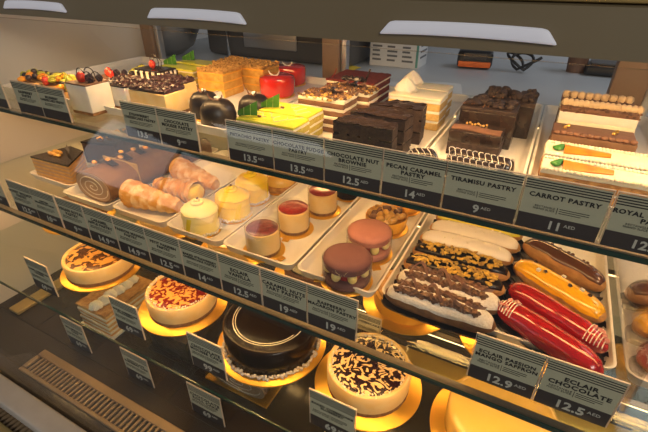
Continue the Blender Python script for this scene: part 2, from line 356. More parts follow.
led(.551, -.0789, XL+.22, XR-.03, W_A, 'light strip under the header beam above the upper shelf', .25, (1., .58, .23))
led(.453, ZA-.0098, XL+.03, XR-.03, W_B*.55, 'light strip under the front of the upper glass shelf', .35)
led(.84, ZA-.0098, XL+.03, XR-.03, W_B*.45, 'light strip under the back of the upper glass shelf', -.3)
led(.362, ZB-.0098, XL+.03, XR-.03, W_C*.4, 'light strip under the front of the middle glass shelf', .35, (1., .50, .14))
led(.70, ZB-.0098, XL+.03, XR-.03, W_C*.6, 'light strip under the back of the middle glass shelf', -.3, (1., .50, .14), nseg=9)
led(.60, ZCs-.0098, XL+.03, XR-.03, W_D, 'light strip under the back of the lowest glass shelf', -.2, (1., .50, .14), nseg=9)

# rear: pillars, panels, doors
for k, (x, w) in enumerate(((-1.133, .044), (-.497, .046), (.1360, .058))):
    o = MB().rbox(-w/2, w/2, -.02, .02, 0, .63, r=.002).build('rear_post', 'pillar')
    tag(o, ['brown upright rear post at the beige end wall', 'brown upright rear post behind the red glazed domes', 'broad brown upright rear post behind the piped layered cake'][k], 'post', (x, YB, -.575))
    o2 = MB().rbox(w/2+.001, w/2+.016, -.01, .01, 0, .63, r=.002).build('door_seal', 'alu', o)
struct(MB().box(XL, XR, YB-.012, YB+.012, ZD+.001, ZA-.045).build('wall_back', 'wallbeige', None, False))
struct(MB().box(XL-.02, 1.1, YB-.02, YB+.03, -.02, .06).build('trim_9', 'header', None, False))

# ------------------------------------------------------------------ behind the case
kc = MB().rbox(-1.5, 2.2, YB+.06, 2.0, -.03, 0, r=.005).box(-1.48, 2.18, YB+.12, 1.98, -ZC+.286, -.0301).build('back_counter', 'counter'); tag(kc, 'grey back counter behind the display case carrying a printed box', 'counter', (0, 0, -.285))
struct(MB().box(-2.6, 3.2, 2.9, 2.95, -ZC, 1.2).build('wall_kitchen', 'wallgrey', None, False))
b = thing('printed_box', 'white cardboard box with fine grey print standing on the back counter', 'box', (-.475, 1.45, -.285), 0.)
MB().rbox(-.085, .085, -.05, .05, 0, .11, r=.002).build('carton', 'papercard', b)
m = MB()
for r_ in range(6):
    for c_ in range(3): m.box(-.075+c_*.052, -.075+c_*.052+random.uniform(.025, .044), -.0512, -.0503, .018+r_*.014, .024+r_*.014)
m.build('fine_print', 'inkgrey', b, False)
MB().box(.0755, .083, -.0512, -.0503, .004, .106).build('teal_stripe', 'teal', b, False)
m = MB()
for r_ in range(4): m.box(.0853, .0862, -.035, .035, .03+r_*.018, .036+r_*.018)
m.build('side_print', 'inkgrey', b, False)
o = MB().sheet([[(-.10+.05*i, -.07+.035*j, .001+.003*sin(i*1.3+j)) for j in range(5)] for i in range(5)], .0006).build('paper_sheet', 'papercard'); tag(o, 'pale blue printed sheet lying on the back counter', 'paper', (-.30, 1.16, -.2845), .25)
s = thing('card_terminal', 'black and orange handheld terminal on the back counter', 'terminal', (-.235, 1.52, -.285), .15)
MB().rbox(-.055, .055, -.035, .035, .002, .055, r=.012, n=(4, 4, 3)).build('shell', 'blackplastic', s); MB().rbox(-.05, .05, -.0375, -.030, .006, .024, r=.003).build('orange_band', 'orangeplastic', s)
MB().rbox(-.035, .035, -.0375, -.033, .030, .050, r=.003).build('screen', 'machine', s)
m = MB(); m.tube([(.03*cos(a*.35)*(1+.06*a/6)+.02*a/18, .02*sin(a*.35), .012+.045*abs(sin(a*.21))) for a in range(36)], .0045, 6); o = m.build('coiled_cable', 'blackplastic'); tag(o, 'coiled black cable lying on the back counter beside the terminal', 'cable', (-.115, 1.52, -.289))
c_ = MB().lathe([(.026, 0), (.030, .05), (.033, .085), (.034, .088), (.031, .088), (.027, .01)], 28).build('takeaway_cup', 'cup'); tag(c_, 'brown cup on the back counter near the broad rear post', 'cup', (.065, 1.60, -.285))
d = thing('black_device', 'flat black device with raised edge on the back counter', 'device', (.150, 1.60, -.285)); MB().rbox(-.06, .06, -.05, .05, .002, .03, r=.008).build('casing', 'blackplastic', d); MB().rbox(-.05, .05, -.04, .04, .0305, .036, r=.003).build('lid', 'machine', d)
o = MB().sheet([[(-.04+.02*i, -.03+.02*j, .001+.004*abs(sin(i+j*.7))) for j in range(4)] for i in range(5)], .001).build('yellow_cloth', 'yellowcloth'); tag(o, 'yellow cloth on the back counter beside a rear post', 'cloth', (-.60, 1.30, -.285))
# kitchen appliances behind the left half
t = thing('steel_bowl', 'round steel bowl on the back counter behind the honey cake', 'bowl', (-1.33, 1.24, -.285))
MB().lathe([(.05, 0), (.10, .03), (.125, .08), (.13, .13), (.127, .13), (.12, .08), (.095, .035), (.0, .01)], 36).build('bowl_body', 'steel', t); MB().tube([(.13*cos(a*.4), .13*sin(a*.4), .13) for a in range(16)], .004, 6, closed=True).build('rolled_rim', 'steel', t)
t = thing('kitchen_appliance', 'dark boxy kitchen appliance with steel pipe on the back counter', 'appliance', (-.885, 1.42, -.285))
MB().rbox(-.30, .30, -.12, .14, .002, .26, r=.02).build('housing', 'machine', t); MB().rbox(-.12, .10, -.127, -.1205, .04, .11, r=.005).build('control_panel', 'steel', t); MB().tube([(-.19, -.13, .0), (-.19, -.13, .12), (-.16, -.13, .18), (-.10, -.13, .21)], .007, 10).build('pipe', 'alu', t)
t = thing('coffee_grinder', 'dark coffee machine standing behind the red glazed domes', 'appliance', (-.60, 1.80, -.285))
MB().rbox(-.10, .12, -.08, .10, .002, .17, r=.015).build('housing', 'machine', t); MB().lathe([(.03, .17), (.05, .21), (.055, .26), (.05, .27)], 24).build('hopper', 'steel', t); MB().tube([(.13, -.05, .0), (.135, -.05, .1), (.13, -.05, .25)], .006, 8).build('hose', 'blackplastic', t)

# ------------------------------------------------------------------ trays
def tray(x0, x1, y0, y1, z, label, h=.017):
    w, d = x1-x0, y1-y0; m = MB(); K = 6
    def loop(inset, r, zz):
        pts = []
        for (cx, cy, a0) in ((w/2-inset-r, d/2-inset-r, 0), (-w/2+inset+r, d/2-inset-r, 90), (-w/2+inset+r, -d/2+inset+r, 180), (w/2-inset-r, -d/2+inset+r, 270)):
            for k in range(K+1):
                a = math.radians(a0 + 90*k/K); pts.append((cx + r*cos(a), cy + r*sin(a), zz))
        return pts
    loops = [loop(.007, .010, 0.), (loop(.0005, .014, h-.002)), loop(0, .014, h-.0005), loop(.0015, .013, h), loop(.0035, .012, h-.0006), loop(.009, .009, .0035), loop(.012, .008, .0025)]
    n_ = len(loops[0]); vs = [p for l in loops for p in l]; fs = [tuple(range(n_-1, -1, -1)), tuple((len(loops)-1)*n_+i for i in range(n_))]
    for k in range(len(loops)-1):
        for i in range(n_): j = (i+1) % n_; fs.append((k*n_+i, k*n_+j, (k+1)*n_+j, (k+1)*n_+i))
    o = m.add(vs, fs).build('tray', 'tray', None, True, 50)
    return tag(o, label, 'tray', ((x0+x1)/2, (y0+y1)/2, z+.0003), 0., 'white pastry trays')
G = .0029  # tray floor above shelf
for a in ((-1.01, -.858, .46, .80, 'white tray under the layered medovik wedge on the middle shelf'), (-.853, -.712, .435, .78, 'white tray under the brown cream roll log'), (-.706, -.567, .44, .78, 'white tray under the sugared cream horns'),
          (-.562, -.434, .44, .78, 'white tray under the lemon swirl cakes'), (-.431, -.289, .44, .78, 'white tray under the red topped mini cheesecakes'), (-.284, -.150, .44, .78, 'white tray under the macaron pastries'), (-.145, .150, .447, .76, 'wide white tray under all the eclairs')):
    tray(*a[:4], ZB, a[4])
for a in ((-1.08, -.955, .50, .90, 'white tray under the fruit tart beside the beige end wall'), (-.95, -.80, .50, .90, 'white tray under the pair of fruit tarts on the upper shelf'), (-.795, -.615, .50, .90, 'white tray under the strawberry cheesecake bars'), (-.61, -.435, .50, .90, 'white tray under the chocolate domes'), (-.43, -.265, .48, .90, 'white tray under the yellow pistachio slices'),
          (-.260, -.135, .495, .90, 'white tray under the dark fudge wedges'), (-.130, .0015, .49, .90, 'white tray under the chocolate truffle blocks'), (.004, .170, .495, .90, 'white tray under the carrot slices')):
    tray(*a[:4], ZA, a[4])
TA, TB = ZA+G, ZB+G

# ------------------------------------------------------------------ price labels
def card(x0, x1, y, z, h, title, price, label, group, foot=.045, name='price_label'):
    w = x1-x0-.0022; t = thing(name, label, 'price label', ((x0+x1)/2, y, z+.0004), 0., group)
    m = MB(); m.box(-w/2-.0008, w/2+.0008, .0012, .0028, 0, h+.001); m.box(-w/2-.0008, w/2+.0008, .0028, foot, 0, .0014)
    m.build('acrylic_stand', 'acrylic', t, False)
    m = MB(); m.box(-w/2-.0009, w/2+.0009, .0004, .0026, h+.001, h+.0018); m.box(w/2+.0008, w/2+.0015, .0004, .0026, 0, h+.0018); m.box(-w/2-.0015, -w/2-.0008, .0004, .0026, 0, h+.0018); m.build('stand_edge', 'holder_edge', t, False)
    MB().box(-w/2, w/2, .0004, .0011, 0, h).build('card_sheet', 'cardc', t, False)
    MB().box(-w/2, w/2, .0001, .0004, 0, h*.31).build('price_band', 'cardd', t, False)
    m = MB()
    for k in range(4): m.box(-w/2, w/2, .0001, .0004, h*(.965-.048*k)-.0008, h*(.965-.048*k)+.0004)
    m.build('stripes', 'ink', t, False)
    lines = title.split('\n'); sz = min(h*.118, w*.90/(max(len(l) for l in lines)*.69))
    text('\n'.join(lines), sz, t, 'title_lettering', 'ink', (0, .0001, h*.66), .035, 'CENTER', 1.12, 1.12, .95)
    lo = h*.42
    text('RECTANGLE\nMONO SLICE', h*.050, t, 'size_lettering', 'ink', (-w*.07, .0002, lo+h*.05), .0, 'RIGHT', 1.1, 1.1)
    m = MB(); m.box(-w*.045, -w*.037, .0001, .0004, lo-h*.03, lo+h*.10)
    for k in range(3): m.box(-w*.015, w*(.34-.09*(k == 2)), .0001, .0004, lo+h*(.072-.040*k), lo+h*(.072-.040*k)+h*.011)
    m.build('fine_print', 'ink', t, False)
    if price:
        text(price, h*.23, t, 'price_lettering', 'price', (-w*.02, -.0001, h*.075), .028, 'CENTER', 1.05, 1.05)
        text('AED', h*.085, t, 'currency_lettering', 'price', (-w*.02+h*(.004+.062*len(price.replace('.', ''))+.03*price.count('.')+.02), -.0001, h*.165), .0, 'LEFT', 1.05, 1.1)
    return t
GA, GB, GC, GD = 'price labels along the upper shelf', 'price labels along the middle shelf', 'price labels along the lowest shelf', 'price labels on the dark deck'
LA = [(-.385, -.3075, 'PISTACHIO PASTRY', '13.5', 'pistachio pastry price label before the yellow slices with leaves'), (-.3075, -.230, 'CHOCOLATE FUDGE\nPASTRY', '13.5', 'chocolate fudge pastry price label on the upper shelf'), (-.230, -.152, 'CHOCOLATE NUT\nBROWNIE', '12.5', 'chocolate nut brownie price label before the dark fudge wedges'),
      (-.1515, -.0773, 'PECAN CARAMEL\nPASTRY', '14', 'pecan caramel pastry price label reading 14'), (-.0773, .0022, 'TIRAMISU PASTRY', '9', 'tiramisu pastry price label before the striped chocolate rolls'), (.0025, .0800, 'CARROT PASTRY', '11', 'carrot pastry price label before the carrot slices'),
      (.0825, .160, 'ROYAL CHOCOLATE\nPASTRY', '12.5', 'royal chocolate pastry price label beside the glass side panel'), (-.598, -.520, 'STRAWBERRY\nCHEESECAKE PASTRY', '13.5', 'strawberry cheesecake pastry price label on the upper shelf'), (-.519, -.441, 'CHOCOLATE\nMOUSSE PASTRY', '9', 'chocolate mousse pastry price label before the dark chocolate domes'),
      (-.895, -.8185, 'RASPBERRY\nPASTRY', '', 'price label below the pair of fruit tarts with no readable price'), (-.8180, -.741, 'BLUEBERRY\nCHEESECAKE PASTRY', '', 'price label below the berry topped white cheesecake'), (-1.01, -.932, 'FRUIT\nTART', '', 'price label at the beige end of the upper shelf')]
for a in LA: card(a[0], a[1], .438, ZA, .0575, a[2], a[3], a[4], GA)
LB = [(-.2150, -.1432, 'RASPBERRY\nMACARON PASTRY', '19', 'raspberry macaron pastry price label under the macaron pastries'), (-.2885, -.2155, 'CARAMEL NUTS\nTART PASTRY', '19', 'caramel nuts tart pastry price label on the middle shelf'), (-.3625, -.290, 'ECLAIR\nVANILLA', '12.5', 'eclair vanilla price label under the mini cheesecakes'),
      (-.437, -.3635, 'BAKED STRAWBERRY\nCHEESECAKE PASTRY', '14', 'baked strawberry cheesecake pastry price label reading 14'), (-.511, -.438, 'PETIT PARISIEN\nPASTRY', '12.5', 'price label under the lemon swirl cakes reading 12.5'), (-.585, -.512, 'PASSION MANGO\nPASTRY', '14.9', 'passion mango pastry price label reading 14.9'),
      (-.660, -.5865, 'CARAMEL\nAPPLE PASTRY', '14.9', 'caramel apple pastry price label under the cream horns'), (-.7345, -.662, 'VEGAN ROYAL\nPASTRY', '9', 'price label reading 9 under the cream roll log'), (-.812, -.739, 'CUSTARD\nMILLEFEUILLE PASTRY', '10', 'price label reading 10 on the middle shelf'), (-.8845, -.812, 'HONEY WALNUT\nPASTRY', '12.5', 'price label reading 12.5 under the layered medovik wedge'), (-.985, -.9115, 'VANILLA\nPASTRY', '9', 'price label at the beige end of the middle shelf')]
for a in LB: card(a[0], a[1], .361, ZB, .068, a[2], a[3], a[4], GB)
card(-.0045, .0670, .3755, ZB, .068, 'ECLAIR PASSION\nMANGO SAFFRON', '12.9', 'eclair passion mango saffron price label under the eclairs', GB); card(.0680, .1400, .3755, ZB, .068, 'ECLAIR\nCHOCOLATE', '12.5', 'eclair chocolate price label under the red eclairs', GB)
LC = [(-.866, -.792, 'BAKED CHEESECAKE\nCARAMEL', '69', 'price label before the caramel marbled cheesecake'), (-.611, -.541, 'BAKED CHEESECAKE\nSTRAWBERRY', '69', 'price label before the strawberry marbled cheesecake'), (-.425, -.353, 'CHOCOLATE\nMOUSSE CAKE', '99', 'price label reading 99 before the black glazed cake'), (-.196, -.124, 'BAKED CHEESECAKE\nBLUEBERRY', '69', 'price label before the blueberry marbled cheesecake')]
for a in LC: card(a[0], a[1], .328, ZCs, .076, a[2], a[3], a[4], GC, .012)
card(-.2085, -.1605, .5205, ZCs, .055, 'CHEESECAKE', '79', 'small amber lit price label behind the raspberry macaron label', GC)
LD = [(-.876, -.800, 'MILLEFEUILLE\nCAKE', '69', 'price label on the deck before the mille-feuille block'), (-.675, -.597, 'CHOCOLATE\nRASPBERRY CAKE', '69', 'price label on the deck before the dark boxed cake'), (-.487, -.405, 'CHOCOLATE\nROLL CAKE', '69', 'price label on the deck before the nut sided cream roll')]
for a in LD: card(a[0], a[1], .350, ZD, .085, a[2], a[3], a[4], GD)

# ------------------------------------------------------------------ pastries: helpers
def stack(t, w, d, layers, amp=.0009, name='cake_body', seed=0., mats=None):
    """layers: (height, material index); one mesh of slightly uneven tiers"""
    m = MB(); z = 0
    for k, (h, mi) in enumerate(layers):
        e = random.uniform(-.0008, .0008)
        m.rbox(-w/2+e, w/2+e, -d/2-e, d/2+e, z, z+h+.0006, mi, r=min(.0015, h*.35), amp=amp, fr=110, seed=seed+k, n=(10, 10, 2)); z += h
    m.build(name, mats, t); return z
def leafpart(t, pts, name='leaf'):
    """two-lobed green leaf piece with pale veins, standing"""
    m = MB(); m.sheet(pts, .0006, 0)
    o = m.build(name, 'leaf', t); v = MB()
    R_ = len(pts)
    for k in range(1, R_-1, 1):
        a, b = Vector(pts[k][0]), Vector(pts[k][-1]); v.tube([a+Vector((0, -.0006, .0006)), (a+b)/2+Vector((0, -.0008, .0008)), b+Vector((0, -.0006, .0006))], .0005, 4)
    v.build('vein', 'leafvein', o); return o
def drizzle(t, w, d, z, m='white', n=5, name='icing_drizzle', mt='whiteglaze', r=.0006):
    for k in range(1):
        mm = MB()
        for q in range(n):
            y0 = random.uniform(-d*.4, d*.4); x0 = -w*.45+w*.9*q/n
            mm.tube([(x0+w*.3*i/6, y0+d*.25*sin(i*.9+q), z) for i in range(7)], r, 5)
        mm.build(name, mt, t)
def curl(t, c, R=.012, a0=200, a1=340, r=.0018, name='chocolate_curl', mt='milk', rot=0., lean=0.):
    pts = []; rr = []
    for k in range(13):
        a = math.radians(a0+(a1-a0)*k/12); pts.append((c[0]+R*cos(a)*cos(rot), c[1]+R*cos(a)*sin(rot)+lean*sin(a)*R, c[2]+R*sin(a)+R)); rr.append(r*(.25+.75*sin(PI*k/12)))
    return MB().tube(pts, rr, 6).build(name, mt, t)
def board(t, r, h=.002, name='gold_board', tab=None, m='goldboard'):
    mm = MB().lathe([(r-.0005, 0), (r, .0004), (r, h-.0004), (r-.0005, h)], 64)
    if tab is not None:
        a = tab; u = Vector((cos(a), sin(a))); v = Vector((-sin(a), cos(a))); q = [u*(r-.004)+v*.007, u*(r-.004)-v*.007, u*(r+.009)-v*.006, u*(r+.009)+v*.006]
        mm.prism([(p.x, p.y) for p in reversed(q)], .0002, h-.0001)
    return mm.build(name, m, t, True, 40)

# ---- middle shelf: eclairs
def eclair(label, c, rz, L=.148, W=.034, H=.033, glaze='yelecl', bun='dough', cat='eclair', deco=None, grp='eclairs on the wide tray', bend=.0, glz=.55, powder=False, paper=True):
    t = thing('eclair', label, cat, (c[0], c[1], TB), rz, grp); z0 = .003
    def pt(u, a, k=1.):
        x = -L/2 + L*u; e = (1-abs(2*u-1)**4.5)**.5 if 0 < u < 1 else 0.; ww = W/2*e*(1+.03*sin(u*17)); hh = H/2*e
        if e < .02: ww = hh = .0003
        y = cos(a)*ww*k; z = sin(a)*hh*k
        if z < 0: z *= .85
        return (x*(1+.006*(k-1)*100*0), y + bend*sin(PI*u), z0 + H*.47 + z)
    nu, na = 34, 28
    m = MB(); us = [.5-.5*cos(PI*i/nu) for i in range(nu+1)]
    vs = []; fs = []
    for i, u in enumerate(us):
        for j in range(na):
            p = Vector(pt(u, 2*PI*j/na)); nn = noise.noise(p*120+Vector((c[0]*99, 0, 0)))*.0007; vs.append((p.x, p.y, p.z+nn))
    for i in range(nu):
        for j in range(na): k = (j+1) % na; fs.append((i*na+j, (i+1)*na+j, (i+1)*na+k, i*na+k))
    m.add(vs, fs).build('choux_bun', bun, t)
    if glaze:
        # thick icing cap over the upper side, with an uneven lower edge
        m = MB(); nA = 20; cap = []; low = []
        for i, u in enumerate([.03+.94*q/nu for q in range(nu+1)]):
            edge = math.radians(8 + (1-glz)*60) + .16*noise.noise(Vector((u*9, c[0]*50, c[1]*50)))
            for j in range(nA+1):
                a = edge + (PI-2*edge)*j/nA; k = 1.05 + .06*min(1, sin(PI*j/nA)*3)
                if i in (0, nu): k = 1.0
                cap.append(pt(u, a, k+ (.0 if not powder else .05)))
                low.append(pt(u, a, .93))
        nn = nA+1; fs = []
        for i in range(nu):
            for j in range(nA): fs.append((i*nn+j, (i+1)*nn+j, (i+1)*nn+j+1, i*nn+j+1))
        off = len(cap); fs2 = [tuple(off+q for q in reversed(f)) for f in fs]
        for i in range(nu): fs2 += [(i*nn, off+i*nn, off+(i+1)*nn, (i+1)*nn), (i*nn+nA, (i+1)*nn+nA, off+(i+1)*nn+nA, off+i*nn+nA)]
        for j in range(nA): fs2 += [(j, j+1, off+j+1, off+j), (nu*nn+j, off+nu*nn+j, off+nu*nn+j+1, nu*nn+j+1)]
        m.add(cap+low, fs+fs2).build('icing', glaze, t, True, 60)
    if paper:
        pm = MB(); n_ = 26; P = []
        for i in range(n_+1):
            u = i/n_; x = -L/2-.004+(L+.008)*u; e = max(.18, (1-abs(2*u-1)**5)**.5); P.append([(x, -(W/2+.003)*e, .0085+.001*sin(u*60)), (x, -(W/2-.003)*e, .0004), (x, (W/2-.003)*e, .0004), (x, (W/2+.003)*e, .0085+.001*cos(u*60))])
        pm.sheet(P, .0006).build('paper_case', 'paper', t)
    top = lambda u, a=PI/2: pt(u, a, 1.1)
    if deco == 'beads':
        for q in range(10):
            p = top(.12+.08*q, PI/2+random.uniform(-.5, .5)); MB().blob(p, random.uniform(.0013, .0022), sub=2).build('sugar_bead', 'cream', t)
    if deco == 'balls':
        for q, u in enumerate((.3, .42, .5, .55, .68, .72, .78, .8, .86)):
            p = top(u, PI/2-.25+random.uniform(-.35, .35)); MB().blob(p, random.uniform(.0024, .0032)).build('chocolate_ball', 'milkglaze', t)
    if deco == 'bits':
        for q, u in enumerate((.2, .3, .36, .5, .62, .72, .8)):
            p = top(u, PI/2+random.uniform(-.45, .45)); s_ = .0026
            if q % 2: MB().rbox(p[0]-s_, p[0]+s_, p[1]-s_, p[1]+s_, p[2]-s_*.8, p[2]+s_, r=.0006).build('white_chocolate_cube', 'creamw', t)
            else: MB().blob(p, .003, amp=.4, seed=q).build('chocolate_chip', 'choc', t)
    if deco == 'flakes':
        m = MB()
        for q in range(110):
            u = .10+.80*q/110; a = PI/2+random.uniform(-.75, .75); p = top(u, a); s_ = random.uniform(.003, .0062)
            m.blob((p[0], p[1], p[2]+.0012), (s_, s_*.55, s_*.38), amp=.5, sub=1, seed=q, rot=random.uniform(0, 3))
        o = m.build('golden_flakes', 'flake', t); o['kind'] = 'stuff'
    if deco == 'shave':
        for q in range(22):
            u = .14+.74*(q//2)/11; p = top(u, PI/2+(.38 if q % 2 else -.38)); MB().blob((p[0], p[1], p[2]+.001), (.0066, .0052, .0056), amp=.75, sub=3, seed=q).build('cocoa_cream_rosette', 'nutd', t)
        for q, u in enumerate((.22, .45, .6, .8)):
            x, y, z = top(u); pts = [[(x-.012+.004*i+.001*j, y+(-.004+.010*sin(i*.6+q)), z+.005+.007*sin(i*.55)+.0025*j) for j in range(3)] for i in range(7)]
            MB().sheet(pts, .0007).build('chocolate_shaving', 'shavings', t)
    if deco in ('zig0', 'zig1'):
        u0, u1 = (.02, .20) if deco == 'zig0' else (.80, .97)
        m = MB()
        for q in range(6):
            u = u0+(u1-u0)*q/6; m.tube([pt(min(.985, max(.015, u+.03*k/10)), math.radians(25+130*k/10), 1.12) for k in range(11)], .0007, 5)
        m.build('white_zigzag_icing', 'whiteglaze', t)
        for q in range(5): p = top(u0+.04+.03*q, PI/2+random.uniform(-.6, .6)); MB().blob(p, .0034, amp=.4, seed=q).build('pink_crisp_piece', 'pinks', t)
    return t
for lab, y, x, gl, bun, deco, dz in (('eclair with dusty white icing and mocha rosettes, nearest the price labels', .448, -.061, 'powder', 'doughd', 'shave', 0), ('eclair with mocha rosettes lying behind the dusty white one', .487, -.058, 'powder', 'doughd', 'shave', 0),
        ('dark chocolate eclair with golden flakes beside the mocha ones', .527, -.060, 'chocg', 'dough', 'flakes', 0), ('dark chocolate eclair with golden flakes beside the white ones', .566, -.058, 'chocg', 'dough', 'flakes', 0),
        ('white glazed eclair with cream beads beside the golden flaked ones', .609, -.058, 'whiteglaze', 'dough', 'beads', 0), ('white glazed eclair with cream beads, second behind the flaked ones', .649, -.052, 'whiteglaze', 'dough', 'beads', 0), ('pale lime green topped eclair under the shelf edge behind the white ones', .690, -.052, 'lime', 'dough', None, 0)):
    eclair(lab, (x, y), 0.0, L=.150, W=.036, H=.036, glaze=gl, bun=bun, deco=deco, powder=gl == 'powder', glz=.8 if gl != 'chocg' else .6)
eclair('milk chocolate glazed eclair with small chocolate balls on top', (.084, .634), -.55, L=.134, W=.036, H=.038, glaze='milkglaze', deco='balls', glz=.55)
eclair('shiny yellow glazed eclair with dark chips and white cubes', (.079, .564), -.56, L=.140, W=.037, H=.038, glaze='yelecl', deco='bits', glz=.9)
eclair('shiny red eclair with white zigzag icing at its far end', (.079, .506), -.54, L=.140, W=.034, H=.036, glaze='redecl', bun='redecl', deco='zig1', glz=.95)
eclair('shiny red eclair with pink crisps and white zigzags at its near end', (.071, .459), -.50, L=.140, W=.036, H=.037, glaze='redecl', bun='redecl', deco='zig0', glz=.95)

tray(.1600, .300, .447, .76, ZB, 'white tray of buns beyond the upright clear divider')
for lab, x, y, gl, bn in (('dark chocolate bun beyond the clear divider', .200, .622, 'milkglaze', 'doughd'), ('yellow glazed bun beyond the clear divider', .200, .560, 'yelecl', 'dough'), ('pink bun with white stripes beyond the clear divider', .200, .492, 'macp', 'dough')):
    t = thing('filled_bun', lab, 'bun', (x, y, TB), 0., None)
    MB().lathe([(.018, 0), (.0245, .004), (.026, .012), (.023, .022), (.014, .029), (.001, .031)], 40).build('bun_body', bn, t)
    MB().lathe([(.0268, .012), (.0262, .017), (.0238, .0235), (.0145, .0305), (.001, .0328)], 40, fn=lambda r, h, a: r*(1+.02*sin(7*a))).build('icing', gl, t)
    if 'pink' in lab:
        m = MB()
        for q in range(7): xx = -.018+.006*q; m.tube([(xx, .019*cos(PI*k/10), .030*sin(PI*k/10)**.7+.002 if 0 < k < 10 else .012) for k in range(11)], .0008, 5)
        m.build('white_stripe_icing', 'creamw', t)

# ---- macaron pastries
def macaron(label, c, m1, tab):
    t = thing('macaron_pastry', label, 'pastry', (c[0], c[1], TB), 0., 'macaron pastries on the middle shelf')
    board(t, .037, tab=tab)
    for z, nm, top_ in ((.002, 'lower_shell', 0), (.029, 'upper_shell', 1)):
        pr = [(.026, 0), (.0322, .001), (.0325, .003), (.0318, .0045), (.0332, .0075), (.0322, .0125), (.0265, .0165), (.016, .0185), (.002, .0192)] if top_ else [(.027, 0), (.0325, .003), (.0335, .009), (.032, .012), (.027, .0135), (.002, .0135)]
        MB().lathe([(r, h+z) for r, h in pr], 56, fn=lambda r, h, a: r*(1+.012*noise.noise(Vector((cos(a)*6, sin(a)*6, h*300))))).build(nm, m1, t, True, 60)
    MB().lathe([(.022, .0155), (.0235, .022), (.022, .029)], 40).build('raspberry_filling', 'redtop', t)
    for k in range(7):
        a = 2*PI*k/7-1.75; MB().lathe([(.004, 0), (.0062, .003), (.0066, .006), (.006, .0105), (.003, .0135)], 16, c=(.0255*cos(a), .0255*sin(a), .0158)).build('cream_drop', 'yelpale', t)
    MB().lathe([(.0346, .0022), (.0346, .040), (.0343, .040), (.0343, .0022)], 64, cap=False).build('acetate_collar', 'acetate', t)
    t.scale = (1.1, 1.1, 1.1)
macaron('dark mauve macaron pastry with cream drops, next to the price labels', (-.206, .468), 'macd', 3.6)
macaron('pinkish brown macaron pastry between the mauve one and the nut tart', (-.204, .551), 'macp', -.9)
t = thing('nut_tart', 'round fluted tart filled with glazed caramel nuts behind the macarons', 'tart', (-.206, .640, TB)); t.scale = (1.08, 1.08, 1.25); board(t, .038, tab=-2.2)
MB().lathe([(.028, .002), (.0325, .004), (.0355, .021), (.0345, .023), (.0325, .021), (.030, .012), (.002, .011)], 72, fn=lambda r, h, a: r*(1+(.02 if r > .027 and h > .003 else 0)*cos(24*a))).build('tart_shell', 'apricot', t, True, 60)
for k in range(26):
    a = k*2.4; r = .028*math.sqrt(k/26); m = MB().blob((r*cos(a), r*sin(a), .021+.012*(1-r/.03)), (.009, .0052, .0048), amp=.3, seed=k, rot=k*1.1); m.build('caramel_nut', 'nut' if k % 4 else 'nutd', t)
t = thing('caramel_tart', 'golden flat tart under the green shelf edge behind the nut tart', 'tart', (-.205, .728, TB)); board(t, .040)
MB().lathe([(.030, .002), (.036, .004), (.039, .014), (.037, .016), (.002, .018)], 64, fn=lambda r, h, a: r*(1+(.015 if r > .03 else 0)*cos(26*a))).build('tart_shell', 'apricot', t, True, 60)
for k in range(9): a = k*2.4; MB().blob((.010*math.sqrt(k)*cos(a), .010*math.sqrt(k)*sin(a), .020), .0048, amp=.3, seed=k).build('caramel_nut', 'nutd', t)

# ---- mini cheesecakes
def minicake(label, c, jelly, tab):
    t = thing('mini_cheesecake', label, 'cheesecake', (c[0], c[1], TB), 0., 'mini cheesecakes on the middle shelf'); board(t, .0365, tab=tab, m='goldboard')
    MB().lathe([(.0275, .002), (.0278, .008)], 48, fn=lambda r, h, a: r+.0006*noise.noise(Vector((cos(a)*20, sin(a)*20, h*500)))).build('biscuit_base', 'crumb', t)
    MB().lathe([(.0278, .008), (.0282, .012), (.0285, .041), (.0280, .0445), (.0262, .0455)], 56).build('cheese_filling', 'cheese', t)
    MB().lathe([(.0262, .0440), (.0266, .0462), (.0245, .0478), (.012, .0484), (.001, .0480)], 48, fn=lambda r, h, a: r*(1+.03*noise.noise(Vector((cos(a)*5, sin(a)*5, 3))))).build('jelly_top', jelly, t)
    MB().lathe([(.0292, .002), (.0292, .0505), (.0290, .0505), (.0290, .002)], 56, cap=False).build('acetate_collar', 'acetate', t)
minicake('mini cheesecake with dark purple jelly top next to the price labels', (-.365, .474), 'purple', -.2)
minicake('mini cheesecake with red jelly top behind the purple topped one', (-.355, .557), 'redtop', -1.4)
minicake('pale yellow mini cheesecake with bright red top under the shelf edge', (-.340, .642), 'redtop', 3.9)
t = thing('chocolate_truffle_cake', 'small dark chocolate cake with white dots beside a red topped cheesecake', 'cake', (-.322, .725, TB)); board(t, .032); MB().lathe([(.026, .002), (.027, .02), (.022, .026), (.002, .028)], 40).build('cake_body', 'chocg', t)
for k in range(6): MB().blob((.018*cos(k), .018*sin(k), .027), .0035).build('white_dot', 'creamw', t)

